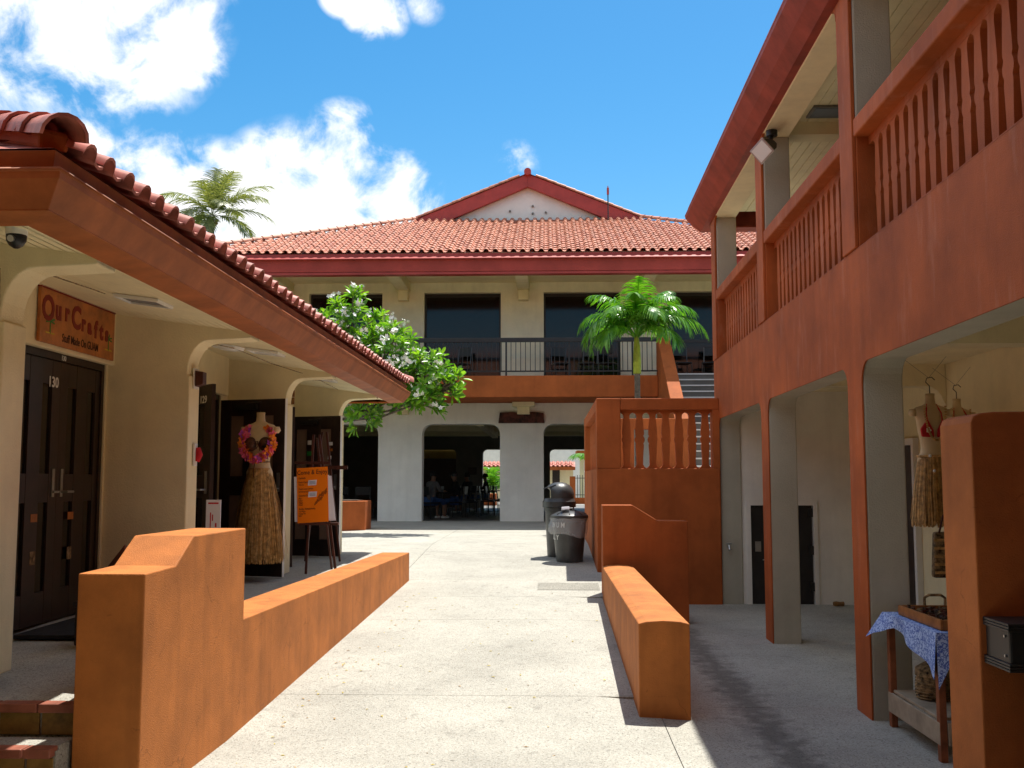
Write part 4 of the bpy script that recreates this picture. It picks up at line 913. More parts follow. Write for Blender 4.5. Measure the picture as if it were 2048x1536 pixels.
text('handwriting', 'Come & Enjoy', .075, M['ink'], ps, (0,-.003,.60), FY, .0008, sx=.82)
rn = random.Random(4)
for k, (wd, z, s) in enumerate([('Cocktails',.535,.03),('Fresh Coconut Juice',.485,.03),('With Ice',.455,.024),('Fresh Cane Lemon',.405,.03),('Served by hand',.372,.025),('Coconut Drinks',.325,.03),('Plain',.29,.024),('Sweet',.265,.024),('Mango',.24,.024),('Guava',.215,.024),('Sunday Refreshments',.165,.03),('Iced Mixes',.135,.024),('Young Tea',.11,.024),('Juice',.085,.024)]):
    text('handwriting', wd, s*1.05, M['ink'], ps, (-.165,-.003,z), FY, .0006, align='LEFT', sx=.72)
for k in range(5):
    t = text('handwriting', ['taste so fresh','made on island','come and try','cold and sweet','daily'][k], .027, M['ink'], ps, (.055+.026*k,-.003,.27+.02*k), (R(90),R(-62),0), .0006)
for z, w in ((.475,.05),(.335,.05)):
    mb = MB(); mb.obox((-.0,-.004,z),(w,0,.004*w),(0,.001,0),(.004,0,.032)); ob('white_card', mb, M['paper'], ps)
    for q in (-.014,.0,.014):
        mb = MB(); mb.box(-.036,.036,-.0062,-.0055,z+q-.002,z+q+.002); ob('card_lines', mb, M['denim'], ps)
e2 = thing('small_easel', 'red-brown A-frame easel behind the orange poster, against the door of 128', 'easel', (-3.12,14.35,.6))
bar(e2, 'leg', (-.22,-.08,.0), (-.03,.0,1.78), .014, M['brown']); bar(e2, 'leg', (.26,-.08,0), (.03,.0,1.78), .014, M['brown'])
mb = MB(); mb.box(-.20,.34,-.06,-.02,1.26,1.31); ob('crossbar', mb, M['brown'], e2)
for i, (x, z, w, h, m) in enumerate([(-3.50,2.26,.06,.05,'paper'),(-3.50,2.10,.07,.05,'green'),(-3.17,2.24,.07,.04,'paper'),(-3.17,2.15,.07,.03,'signw'),(-3.18,2.04,.055,.04,'paper')]):
    s_ = (x+3.84)/.81
    tag(ob('door_notice', (lambda q: (q.obox((x,15.22-.24*s_-.03,z),(w/2,-.148*w,0),(0,.001,0),(0,0,h/1.6)), q)[-1])(MB()), M[m]),
        ['white paper notice high on the left pane of door 128','lime green notice under the white paper on door 128','blue-white sticker at the top of the right pane of door 128','orange card sticker in the right pane of door 128','round-cornered white sticker lowest in the right pane of door 128'][i], 'notice')

# ================================================================ bins
zb = ramp(16.3)
db = thing('domed_bin', 'grey domed litter bin with a side opening in front of the main building', 'bin', (.17,16.35,zb))
mb = MB(); mb.loft([(0,.185,.185,0,0),(.02,.19,.19,0,0),(.70,.222,.222,0,0),(.705,.235,.235,0,0),(.76,.235,.235,0,0)], 28); ob('body', mb, M['grey'], db, smooth=True)
mb = MB(); mb.loft([(.765,.262,.262,0,0),(.85,.262,.262,0,0),(.865,.25,.25,0,0),(.90,.235,.235,0,0)], 28); ob('rim', mb, M['grey'], db, smooth=True)
mb = MB(); vs = []; fs = []; n = 28
prof_ = [(.901,.232),(.96,.236),(1.02,.226),(1.07,.20),(1.11,.16),(1.135,.11),(1.148,.06),(1.152,.0)]
for z, r in prof_:
    for k in range(n):
        a = 2*pi*k/n; x = r*cos(a); y = r*sin(a)
        if x < -.13 and z < 1.05: x = -.13                               # flat face with the hatch
        vs.append((x,y,z))
for i in range(len(prof_)-1):
    for k in range(n): fs.append((i*n+k, i*n+(k+1)%n, (i+1)*n+(k+1)%n, (i+1)*n+k))
mb.add(vs, fs); ob('dome', mb, M['grey'], db, smooth=True)
mb = MB(); mb.box(-.136,-.131,-.15,.15,.91,1.06); ob('opening', mb, M['black'], db)
mb = MB(); mb.prism([(-.25,1.055),(-.05,1.12),(-.05,1.105),(-.25,1.04)], 'xz', -.16, .16); ob('hood', mb, M['grey'], db, bevel=.006)
zt = ramp(15.75)
tcn = thing('trash_can', 'round dark trash can with clear liner and stencilled letters beside the stair tower', 'bin', (.315,15.75,zt))
mb = MB(); mb.loft([(0,.195,.195,0,0),(.02,.20,.20,0,0),(.50,.245,.245,0,0),(.60,.252,.252,0,0),(.605,.268,.268,0,0),(.64,.27,.27,0,0)], 32); ob('body', mb, M['grey'], tcn, smooth=True)
mb = MB(); mb.loft([(.645,.285,.285,0,0),(.685,.285,.285,0,0),(.70,.26,.26,0,0),(.745,.16,.16,0,0),(.755,.05,.05,0,0)], 32); ob('lid', mb, M['grey'], tcn, smooth=True)
mb = MB()
for a in range(0,360,45): mb.obox((.16*cos(R(a)),.16*sin(R(a)),.735),(.10*cos(R(a)),.10*sin(R(a)),-.028),(-.006*sin(R(a)),.006*cos(R(a)),0),(0,0,.008))
ob('lid_rib', mb, M['grey'], tcn)
mb = MB(); mb.tube([(-.06,0,.75),(-.05,0,.79),(.05,0,.79),(.06,0,.75)], .012, 8); ob('lid_handle', mb, M['grey'], tcn, smooth=True)
mb = MB(); mb.obox((-.06,-.12,.79),(.06,0,.004),(0,.045,-.008),(.0,.01,.022)); ob('paper_cup_lid', mb, M['paper'], tcn, bevel=.008)
mb = MB(); vs = []; fs = []; n = 48; rn = random.Random(2)
for j, (z, r) in enumerate([(.65,.283),(.60,.280),(.54,.278),(.48,.274),(.42,.268),(.385,.262)]):
    for k in range(n):
        a = 2*pi*k/n; w = .006*sin(9*a+j)+.005*sin(17*a+2*j)+rn.uniform(-.004,.004)
        bul = .055*max(0,cos(a-R(205)))**6*(1 if 1<j<5 else .3)
        zz = z+(.03*sin(3*a+1)+.05*max(0,cos(a-R(190)))**4 if j > 3 else 0)
        vs.append(((r+w+bul)*cos(a), (r+w+bul)*sin(a), zz))
for j in range(5):
    for k in range(n): fs.append((j*n+k, j*n+(k+1)%n, (j+1)*n+(k+1)%n, (j+1)*n+k))
mb.add(vs, fs); ob('liner', mb, M['liner'], tcn, smooth='all')
def round_text(word, r_at, z, size, last, step):
    for i, chx in enumerate(reversed(word)):
        th = R(last-step*i); r = r_at+.003
        text('letter', chx, size, M['frost'], tcn, (r*sin(th), -r*cos(th), z), (R(86),0,th), .0008, .003, sx=.8)
round_text('ALUMINUM', .251, .545, .105, -24, 20); round_text('ONLY', .234, .36, .095, -50, 17)

# ================================================================ main building dressings
pq = thing('wood_plaque', 'long dark carved wood plaque over the pillar between the two arches', 'plaque', (-.72,27.83,3.40))
mb = MB(); mb.prism([(-.62,-.15),(.62,-.15),(.60,.12),(.30,.15),(0,.13),(-.25,.15),(-.58,.14)], 'xz', -.035, .06); ob('board', mb, M['rust'], pq, bevel=.012)
for x in (-.4,-.12,.2,.45):
    mb = MB(); mb.prism([(x-.09,-.06),(x+.08,-.07),(x+.10,.04),(x,.08),(x-.07,.05)], 'xz', -.048, -.036); ob('carving', mb, M['rust'], pq, bevel=.004)
an = thing('roof_antenna', 'thin roof mast with a small lamp head at the right of the gable', 'antenna', (1.80,30.2,9.4))
mb = MB(); mb.tube([(0,0,0),(0,0,.95)], .018, 8); ob('mast', mb, M['blackm'], an, smooth=True)
mb = MB(); mb.tube([(0,0,.78),(0,0,.98)], .035, 10); mb.tube([(0,0,.98),(0,0,1.05)], [.02,.008], 8); ob('head', mb, M['fascram'], an, smooth=True)
fd = thing('floodlight', 'white-lensed floodlight on a black bracket at the top of a balcony column', 'lamp', (2.42,10.95,5.40))
mb = MB(); mb.tube([(0,0,.06),(0,0,.0)], .06, 12); mb.tube([(0,0,0),(-.04,-.06,-.10),(-.06,-.08,-.14)], .024, 8); ob('bracket', mb, M['blackm'], fd, smooth=True)
hd = bpy.data.objects.new('head', None); COL.objects.link(hd); hd.parent = fd; hd.location = (-.085,-.11,-.18); hd.scale = (.85,.85,.85); hd.rotation_euler = (Vector((-.62,-.70,-.42)).to_track_quat('-Y','Z') @ __import__('mathutils').Quaternion((0,1,0), R(-32))).to_euler()
mb = MB(); mb.prism([(-.10,-.10),(-.10,.10),(.02,.08),(.10,.03),(.10,-.03),(.02,-.08)], 'yz', -.11, .11); ob('housing', mb, M['blackm'], hd, bevel=.01)
mb = MB(); mb.box(-.125,.125,-.125,-.101,-.115,.115); ob('bezel', mb, M['steel'], hd, bevel=.006)
mb = MB(); mb.box(-.105,.105,-.130,-.126,-.095,.095); ob('lens', mb, M['frost'], hd, bevel=.002)
tp = thing('wall_tap', 'small metal tap on the shaded cream wall beside the stair tower', 'tap', (2.50,14.60,.80))
mb = MB(); mb.tube([(0,.05,0),(0,-.03,0),(0,-.06,-.05)], .018, 8); mb.tube([(-.04,-.02,.04),(.04,-.02,.04)], .010, 8); ob('body', mb, M['steel'], tp, smooth=True)
lt = thing('ceiling_light', 'round white ceiling light on the upper gallery ceiling at the right', 'light', (2.95,7.35,5.655))
mb = MB(); mb.tube([(0,0,0),(0,0,-.03),(0,0,-.035)], [.20,.19,.17], 26); ob('rim', mb, M['whitep'], lt, smooth=True); mb = MB(); mb.tube([(0,0,-.036),(0,0,-.06)], [.12,.09], 22); ob('lens', mb, M['dim'], lt, smooth=True)
vt = thing('ceiling_vent', 'dark rectangular recess in the upper gallery ceiling', 'vent', (3.0,10.9,5.655))
mb = MB(); mb.box(-.18,.18,-.17,.17,-.02,0); ob('frame', mb, M['dim'], vt); mb = MB(); mb.box(-.15,.15,-.14,.14,-.024,-.021); ob('grille', mb, M['blackm'], vt)

# ================================================================ craft table at the right
tb = thing('display_table', 'wooden craft table with a plank shelf standing against the cream column', 'table', (2.66,7.0,0))
mb = MB(); mb.box(-.29,.31,-.46,.50,.73,.765); ob('table_top', mb, M['shelfw'], tb, bevel=.004)
for x, y in ((-.265,-.435),(-.265,.47),(.28,-.435),(.28,.47)):
    mb = MB(); mb.box(x-.022,x+.022,y-.028,y+.028,0,.728); ob('leg', mb, M['legw'], tb, bevel=.004)
mb = MB(); mb.box(-.29,-.27,-.46,.50,.10,.235); mb.box(-.24,.30,-.47,-.45,.10,.235); ob('apron', mb, M['shelfw'], tb, bevel=.004)
for k in range(4):
    mb = MB(); mb.box(-.268+.145*k,-.128+.145*k,-.40,.45,.236,.256); ob('plank', mb, M['shelfw'], tb, bevel=.003)
mb = MB(); mb.box(-.24,.26,-.455,-.44,.66,.728); ob('rail', mb, M['legw'], tb)
cl = MB(); vs = []; fs = []
nu, nv = 22, 14
for j in range(nv+1):
    for i in range(nu+1):
        u = i/nu; v = j/nv                                              # u along y (far->near), v down the left side
        y = 7.53-1.02*u; drop = .10+.13*u**1.3+.05*(1-abs(2*u-1))*0
        if u < .22: drop = .16-.10*(u/.22)+.02
        else: drop = .08+.20*((u-.22)/.78)**1.2
        x = 2.362-.004-.02*sin(14*u)*v-(.11*(1-u/.22)*v if u < .22 else 0)
        vs.append((x, y+(.04*v if u < .1 else 0), .778-drop*v))
fs = [(j*(nu+1)+i, j*(nu+1)+i+1, (j+1)*(nu+1)+i+1, (j+1)*(nu+1)+i) for j in range(nv) for i in range(nu)]
cl.add(vs, fs)
cl.add([(2.358,7.53,.778),(2.358,6.51,.778),(2.98,6.51,.778),(2.98,7.53,.778)], [(0,1,2,3)])
vs = []; fs = []
for j in range(7):
    for i in range(13): u = i/12; v = j/6; vs.append((2.358+.62*u, 6.51-.015*v-.008*sin(16*u)*v, .778-(.27*max(0,1-u*5)+.07+.015*sin(5*u))*v))
fs = [(j*13+i, j*13+i+1, (j+1)*13+i+1, (j+1)*13+i) for j in range(6) for i in range(12)]
cl.add(vs, fs)
o = tag(ob('tablecloth', cl, M['cloth'], smooth='all'), 'blue patterned cloth draped over the craft table with a pointed corner', 'tablecloth')
tr = thing('shell_tray', 'shallow wooden tray of dark shell jewellery on the blue cloth', 'tray', (2.66,6.95,.782))
mb = MB(); mb.box(-.23,.25,-.36,.38,0,.012); ob('base', mb, M['trayw'], tr)
for a in ((-.25,-.23,-.38,.40),(.25,.27,-.38,.40),(-.229,.249,-.38,-.36),(-.229,.249,.38,.40)):
    mb = MB(); mb.box(*a,0,.065); ob('side', mb, M['trayw'], tr, bevel=.004)
for y, q in ((-.37,-1),(.39,1)):
    mb = MB(); mb.tube([(-.07,y,.06),(-.07,y,.115),(-.04,y,.135),(.04,y,.135),(.07,y,.115),(.07,y,.06)], .010, 8); ob('handle', mb, M['wicker'], tr, smooth=True)
mb = MB(); rn = random.Random(6)
for k in range(520):
    x = rn.uniform(-.22,.24); y = rn.uniform(-.35,.37); z = .018+rn.random()*.045; s = rn.uniform(.008,.02)
    mb.mi = rn.choice((0,0,0,1,2)); a = rn.uniform(0,3); mb.obox((x,y,z),(s*cos(a),s*sin(a),rn.uniform(-.005,.005)),(-s*.6*sin(a),s*.6*cos(a),0),(0,0,s*.5))
mb.mi = 0; tag(ob('shell_jewellery', mb, [M['shell'], M['brown'], M['wicker']], tr), kind='stuff')
cp = thing('white_cup', 'small white paper cup standing in the shell tray', 'cup', (2.66,6.90,.84))
mb = MB(); mb.loft([(0,.028,.028,0,0),(.075,.036,.036,0,0),(.078,.034,.034,0,0),(.01,.026,.026,0,0)], 18); ob('body', mb, M['paper'], cp, smooth=True)
mb = MB(); mb.loft([(.052,.0365,.0365,0,0),(.06,.0372,.0372,0,0)], 18, cap=False); ob('print_band', mb, M['denim'], cp)
def basket(label, loc, r, h, lid):
    t = thing('basket', label, 'basket', loc); mb = MB(); mb.loft([(0,r*.8,r*.8,0,0),(h*.15,r*.95,r*.95,0,0),(h*.5,r*1.05,r*1.05,0,0),(h*.9,r,r,0,0),(h,r*.97,r*.97,0,0)], 26); ob('body', mb, M['wicker'], t, smooth=True)
    mb = MB()
    for k in range(7):
        z = h*(.08+.13*k); rr = r*(1.0+.06*sin(pi*z/h)); mb.tube([(rr*cos(2*pi*i/26),rr*sin(2*pi*i/26),z) for i in range(27)], .0055, 5)
    ob('weave_band', mb, M['wicker'], t, smooth=True)
    if lid:
        mb = MB(); mb.loft([(h+.002,r*1.08,r*1.08,0,0),(h+.05,r*1.05,r*1.05,0,0),(h+.09,r*.5,r*.5,0,0),(h+.10,r*.1,r*.1,0,0)], 26); ob('lid', mb, M['wicker'], t, smooth=True)
basket('small round lidded basket at the left of the table shelf', (2.57,7.15,.257), .115, .15, True)
basket('taller dark woven basket at the right of the table shelf', (2.74,6.80,.257), .13, .24, True)
bg = thing('woven_bag', 'woven straw shoulder bag hanging beside the tall dark wall above the table', 'bag', (3.0,7.95,.98))
mb = MB(); mb.prism([(-.13,0),(.13,0),(.15,.34),(-.11,.34)], 'xz', -.04, .04); ob('body', mb, M['wicker'], bg, bevel=.02)
mb = MB(); mb.tube([(-.08,-.03,.33),(-.05,-.04,.46),(.02,-.04,.52),(.08,-.04,.45),(.10,-.03,.33)], .008, 7); mb.tube([(.02,-.04,.52),(.03,0,.75),(.05,.0,.95)], .006, 6); ob('strap', mb, M['brown'], bg, smooth=True)
for k in range(5):
    mb = MB(); mb.box(-.125,.14,-.047,-.041,.03+.06*k,.05+.06*k); ob('weave_band', mb, M['straw2'], bg)
mbx = thing('wall_box', 'black ribbed metal box fixed to the face of the tall dark wall', 'box', (1.875,4.6,1.02))
mb = MB(); mb.box(0,.60,-.24,-.002,-.075,.09); ob('body', mb, M['black'], mbx, bevel=.01)
for z in (.09,-.095):
    for q in range(3):
        mb = MB(); mb.box(-.008,.61,-.25+.0*q,-.0,z+.004-.012*q*(1 if z>0 else -1)-.004,z+.010-.012*q*(1 if z>0 else -1)); ob('rib', mb, M['blackm'], mbx, bevel=.002)
for z in (-.035,.045):
    mb = MB(); mb.tube([(-.001,-.20,z),(-.006,-.20,z)], .006, 8); ob('screw', mb, M['steel'], mbx)
ltr = thing('crushed_can', 'crushed drink can lying on the shaded floor by the inner wall', 'can', (3.95,14.45,.035))
mb = MB(); mb.tube([(-.07,0,0),(-.03,.01,0),(.01,-.01,0),(.06,0,.0)], [.03,.034,.026,.031], 10); ob('body', mb, M['plank'], ltr, smooth=True)
lbd = thing('leaning_board', 'thin dark board leaning behind the sloped shoulder of the tall wall', 'board', (-2.62,6.1,.6))
mb = MB(); mb.obox((.0,.05,.36),(.10,.02,.14),(0,.012,0),(-.01,0,.22)); ob('panel', mb, M['brown'], lbd)

# ================================================================ litter on the ramp
mb = MB(); rn = random.Random(12)
for k in range(170):
    x = rn.uniform(-1.9,.55); y = rn.uniform(4.4,13) if k%3 else rn.uniform(5.5,12); 
    if rn.random() < .45: x = -2.05+.035*(y-6)+abs(rn.gauss(0,.22))+.1
    z = ramp(y)+.004; a = rn.uniform(0,6.3); s = rn.uniform(.006,.022); c, d = cos(a)*s, sin(a)*s
    mb.mi = rn.choice((0,0,1)); mb.add([(x-c,y-d,z),(x+d*.45,y-c*.45,z+.004),(x+c,y+d,z+.001),(x-d*.45,y+c*.45,z+.005)], [(0,1,2,3)])
mb.mi = 0; tag(ob('fallen_leaves', mb, [M['yellow'], M['straw2']]), 'small dry yellow leaves scattered over the sunlit path', 'leaves', kind='stuff')

# ================================================================ plumeria in its planter
pl = thing('planter', 'octagonal terracotta planter under the flowering tree left of the plaza', 'planter', (-5.02,23.25,.62))
mb = MB(); pol = [(1.06*cos(R(22.5+45*k)), 1.06*sin(R(22.5+45*k))) for k in range(8)]; mb.prism(pol, 'xy', -.05, .64); ob('wall', mb, M['terra'], pl, bevel=.015)
mb = MB(); mb.prism([(x*.82,y*.82) for x,y in pol], 'xy', .642, .66); ob('soil', mb, M['bark'], pl)
tree = thing('plumeria_tree', 'white-flowering plumeria tree with glossy rosette leaves behind the left eave', 'tree', (-5.0,23.2,1.25))
def leafshape(l, w):
    mb = MB(); st = [(0,.06),(.15,.22),(.42,.70),(.68,1.0),(.88,.72),(1.0,.08)]; vs = []
    for t, q in st:
        x = t*l; z = -.10*l*t*t; vs += [(x,-w/2*q,z+.018*q),(x,0,z-.004),(x,w/2*q,z+.018*q)]
    fs = []
    for i in range(len(st)-1): b = 3*i; fs += [(b,b+1,b+4,b+3),(b+1,b+2,b+5,b+4)]
    mb.add(vs, fs); return mb
LF = leafshape(.27, .088)
lm = LF.mesh('leaf', M['leaf']); lm.polygons.foreach_set('use_smooth', [True]*len(lm.polygons))
rn = random.Random(21); lobes = [((-4.25,22.2,4.98),.78,50),((-3.50,22.0,4.30),.76,56),((-2.50,21.7,3.95),.55,28),((-3.95,22.0,3.25),.45,22),((-2.60,21.8,3.40),.36,16),((-4.95,22.4,4.85),.60,24),((-3.10,22.1,3.80),.55,32),((-4.3,22.1,4.2),.6,26),((-2.1,21.7,3.70),.30,8)]
ros = []
for c, r, n in lobes:
    for k in range(n):
        d = Vector((rn.gauss(0,1),rn.gauss(-.15,1),rn.gauss(.25,1))).normalized(); q = r*rn.uniform(.55,1.05); ros.append((Vector(c)+d*q, (d+Vector((0,0,.9))).normalized()))
allv = []
for p, ax in ros:
    u = ax.orthogonal().normalized(); w = ax.cross(u); s0 = rn.uniform(.8,1.12); n = rn.randint(9,13); a0 = rn.uniform(0,6)
    for k in range(n):
        a = a0+2.4*k; el = R(12+58*k/n+rn.uniform(-14,14)); d = (u*cos(a)+w*sin(a))*cos(el)+ax*sin(el); d = (d+Vector((0,0,-.12))).normalized()
        sd_ = d.cross(ax); sd_ = sd_.normalized() if sd_.length > .05 else u; nn = sd_.cross(d).normalized(); 
        m = Matrix((d, -sd_, nn)).transposed().to_4x4() @ Matrix.Scale(s0*rn.uniform(.75,1.1),4); m.translation = p+ax*.02*k/n; allv.append(m)
allv.sort(key=lambda m: m.translation.y)
TI = tree.location
for m in allv[:285]:
    o = link('leaf', lm, tree); mm = m.copy(); mm.translation = m.translation-TI; o.matrix_local = mm
big = MB()
for m in allv[285:]: big.add([m @ Vector(p)-TI for p in LF.v], LF.f)
me = big.mesh('foliage', M['leaf']); me.polygons.foreach_set('use_smooth', [True]*len(me.polygons)); tag(link('foliage', me, tree), kind='stuff')
fm = flower_mesh(.055, M['petal'], cup=.3)
front = [r_ for r_ in ros if r_[0].y < 22.05 or r_[0].z > 4.9]
for c in range(72):
    p, ax = rn.choice(front); p = p+(ax+Vector((0,-.6,.2))).normalized()*.22
    for k in range(rn.randint(4,9)):
        q = p+Vector((rn.gauss(0,.06),rn.gauss(0,.06),rn.gauss(0,.045))); o = link('flower', fm, tree, q-TI, (rn.uniform(-.9,.9)+.6,rn.uniform(-.9,.9),rn.uniform(0,6)))
mb = MB(); base = Vector((0,0,0)); fork = Vector((.25,-.35,1.75)); mb.tube([base,(.03,-.05,.7),fork],[.10,.085,.07],9)
for (c, r, n) in lobes:
    cc = Vector(c)-TI; mid = fork.lerp(cc,.5)+Vector((.05,0,-.12)); mb.tube([fork,mid,cc],[.032,.024,.016],7)
    loc_ = [q-TI for q, a in ros if (q-Vector(c)).length < r*1.1][:14]
    for q in loc_: mb.tube([cc.lerp(mid,.15),cc.lerp(q,.55)+Vector((0,0,-.04)),q],[.022,.016,.013],5)
ob('trunk', mb, M['bark'], tree, smooth='all')
bag_ = thing('black_bag', 'black bin bag lying on the near corner of the octagonal planter', 'bag', (-4.75,22.75,1.28))
mb = MB(); rn = random.Random(5)
mb.loft([(0,.22,.2,0,0),(.06,.27,.24,0,0),(.15,.22,.2,-.02,0),(.22,.14,.12,-.05,.01),(.26,.05,.04,-.06,.02)], 14); o = ob('body', mb, M['black'], bag_, smooth='all')
for v in o.data.vertices: v.co += Vector((rn.uniform(-.018,.018),rn.uniform(-.018,.018),rn.uniform(-.01,.012)))

# ================================================================ palms
def frond_mb(az, el, L, droop, ll, n, seed, leafdroop=.5, width=.02, stem=.18, twist=0):
    rn = random.Random(seed); mb = MB(); P = []; p = Vector((0,0,0)); e = el; N = 18
    h = Vector((cos(az),sin(az),0))
    for i in range(N+1):
        P.append(p.copy()); p = p+(h*cos(e)+Vector((0,0,sin(e))))*(L/N); e -= droop/N*(.4+1.2*i/N)
        h = (h+Vector((0,-.0,0))).normalized()
    mb.tube(P, [.020*(1-.75*i/N) for i in range(N+1)], 5)
    for k in range(n):
        t = stem+(1-stem)*(k+.5)/n; f = t*N; i = min(N-1,int(f)); b = P[i].lerp(P[i+1], f-i); d = (P[i+1]-P[i]).normalized(); s = d.cross(Vector((0,0,1))); s = s.normalized() if s.length > .05 else h.cross(Vector((0,0,1)))
        up = s.cross(d).normalized()
        for sg_ in (-1,1):
            l = ll*(.45+.75*sin(pi*min(1,(t-stem)/(1-stem)*.85+.12)))*rn.uniform(.85,1.12)
            dr = (s*sg_*1.0+d*(.55+.5*t)+up*rn.uniform(.0,.45)).normalized(); q = b.copy(); vs = []; w = width*rn.uniform(.8,1.2); m = 4
            for j in range(m+1):
                ww = w*(1-(j/m)**2*.85); sd2 = (d*ww if 0 else dr.cross(up).normalized()*ww); vs += [tuple(q-sd2), tuple(q+sd2)]; dr = (dr+Vector((rn.uniform(-.06,.06),0,-leafdroop*(.5+rn.random()*.6)))).normalized(); q = q+dr*(l/m)
            mb.add(vs, [(2*j,2*j+1,2*j+3,2*j+2) for j in range(m)])
    return mb
pm_ = thing('ornamental_palm', 'small bright green palm with a yellow-green crownshaft behind the stair tower', 'palm', (1.90,22.0,.62))
mb = MB(); mb.tube([(0,0,-.1),(0,0,.8),(.0,0,2.2),(0,0,3.35)],[.085,.07,.06,.062],12); ob('trunk', mb, M['bark'], pm_, smooth=True)
mb = MB(); mb.tube([(0,0,3.352),(0,0,3.6),(0,0,3.95),(-.01,0,4.15)],[.085,.088,.07,.045],12); ob('crownshaft', mb, M['shaft'], pm_, smooth=True)
fr = [(-8,66,1.60,2.1),(28,68,1.5,1.9),(75,74,1.3,1.5),(120,70,1.4,1.9),(172,62,1.6,2.5),(195,76,1.5,1.7),(206,54,1.5,2.7),(236,66,1.45,2.2),(262,74,1.45,1.7),(288,64,1.45,2.3),(312,72,1.5,1.8),(335,56,1.55,2.6),(352,48,1.8,2.3),(160,50,1.5,2.6),(270,82,1.5,1.2),(55,56,1.4,2.3),(186,36,1.3,2.6),(20,82,1.4,1.3),(222,40,1.3,2.6),(318,38,1.3,2.5)]
for i, (a, e, L, dr) in enumerate(fr):
    ob('frond', frond_mb(R(a), R(e), L, dr, .42, 38, 30+i, .42, .021, .20), M['palm'], pm_, loc=(0,0,4.10))
pt2 = thing('palm_planter', 'low terracotta planter wall at the foot of the small palm', 'planter', (1.85,22.0,.6))
mb = MB(); mb.box(-.7,.7,-.7,.7,0,.5); ob('wall', mb, M['terra'], pt2, bevel=.02)
ck = thing('coconut_palm', 'tall coconut palm rising behind the left end of the tiled roofs', 'palm', (-22.7,68,.5))
mb = MB(); mb.tube([(.5,0,0),(.3,0,6),(.1,0,12),(0,0,19.0)],[.24,.19,.17,.16],10); ob('trunk', mb, M['bark'], ck, smooth=True)
fr = [(8,20,4.3,1.2),(25,48,4.2,1.3),(5,48,4.6,1.0),(60,72,3.9,.7),(95,80,3.9,.5),(120,70,3.7,.8),(178,50,4.4,1.5),(200,20,3.2,1.7),(160,10,3.0,1.6),(-15,-5,3.2,1.3),(270,60,3.4,1.4),(300,30,3.6,1.5),(250,20,3.2,1.8),(340,35,4.4,1.2),(40,10,3.4,1.5),(75,40,3.6,1.3),(-40,65,3.7,1.0),(220,40,3.4,1.7),(280,-10,2.8,1.3),(130,30,3.2,1.6)]
for i, (a, e, L, dr) in enumerate(fr):
    ob('frond', frond_mb(R(a), R(e), L, dr, 1.05, 46, 60+i, .22, .035, .15), M['coconut'], ck, loc=(0,0,19.1))
for i in range(9):
    a = i*.7; mb = MB(); mb.loft([(-.14,.03,.03,0,0),(-.09,.10,.10,0,0),(0,.13,.13,0,0),(.09,.09,.09,0,0),(.13,.02,.02,0,0)],10); ob('coconut', mb, M['plank'], ck, smooth='all', loc=(.3*cos(a),.3*sin(a),18.75-.12*(i%3)))

# ================================================================ chairs, tables and people in the hall and on the balcony
def chair(label, loc, rz, group):
    t = thing('chair', label, 'chair', loc, rz, group)
    mb = MB(); mb.box(-.21,.21,-.21,.21,.43,.47); ob('seat', mb, M['black'], t, bevel=.015)
    for x in (-.2,.2):
        mb = MB(); mb.tube([(x,-.2,0),(x,-.2,.43)], .012, 6); ob('leg', mb, M['blackm'], t)
        mb = MB(); mb.tube([(x,.21,0),(x,.21,.43)], .012, 6); ob('leg', mb, M['blackm'], t)
    for x in (-.2,.2): mb = MB(); mb.tube([(x,-.21,.47),(x,-.27,.92)], .010, 6); ob('back_post', mb, M['chair'], t)
    mb = MB(); mb.obox((0,-.262,.80),(.19,0,0),(0,.012,0),(0,-.012,.12)); ob('backrest', mb, M['black'], t, bevel=.01)
    return t
HL = 'black metal-framed chair among the tables in the dark ground-floor hall'; HG = 'chairs in the ground-floor hall'
c0 = chair(HL, (-2.35,31.6,.615), R(-80), HG)
rn = random.Random(8)
for x, y, r in [(-1.9,32.6,-90),(-1.75,33.6,-95),(-1.8,34.9,-85),(-2.6,33.9,90),(-1.55,36.2,-90),(-2.3,36.6,90),(-3.6,32.6,80),(-5.3,29.6,10),(-5.9,30.0,-10),(-4.9,30.6,170),(-5.6,31.2,20),(-1.4,37.5,-80),(.4,33,90),(1.5,34,-90),(-3.3,35.5,90)]:
    c = copy_tree(c0); c.location = (x,y,.615); c.rotation_euler = (0,0,R(r))
BL = 'dark chair standing on the upper balcony behind the railing'; BG = 'chairs on the upper balcony'
for i, (x, r) in enumerate([(-3.15,20),(-2.35,-30),(.35,15),(1.05,-20),(1.6,160),(3.55,10),(4.3,-15)]):
    c = copy_tree(c0); c.location = (x,27.35,4.342); c.rotation_euler = (0,0,R(r+180)); c['group'] = BG; c['label'] = ['left dark chair behind the balcony railing in the second upper window from the left','right dark chair behind the balcony railing in the second upper window from the left','left dark chair behind the railing in the upper window nearest the small palm','middle dark chair behind the railing in the upper window nearest the small palm','right dark chair behind the railing in the upper window nearest the small palm','left dark chair on the balcony at the head of the stairs','right dark chair on the balcony at the head of the stairs'][i]
def table(label, loc, cat='table'):
    t = thing('hall_table', label, cat, loc)
    mb = MB(); mb.tube([(0,0,.72),(0,0,.75)], .45, 24); ob('table_top', mb, M['darkcloth'], t); mb = MB(); mb.tube([(0,0,.02),(0,0,.719)], .035, 8); ob('pedestal', mb, M['blackm'], t); mb = MB(); mb.tube([(0,0,0),(0,0,.02)], .26, 16); ob('foot', mb, M['blackm'], t)
table('round hall table between the grey-hooded person and the person in a cap', (-3.20,30.95,.615))
table('round hall table farther back, in the row of empty chairs', (-2.15,34.2,.615))
table('round hall table beside the back doorway of the hall', (-1.95,37.3,.615))
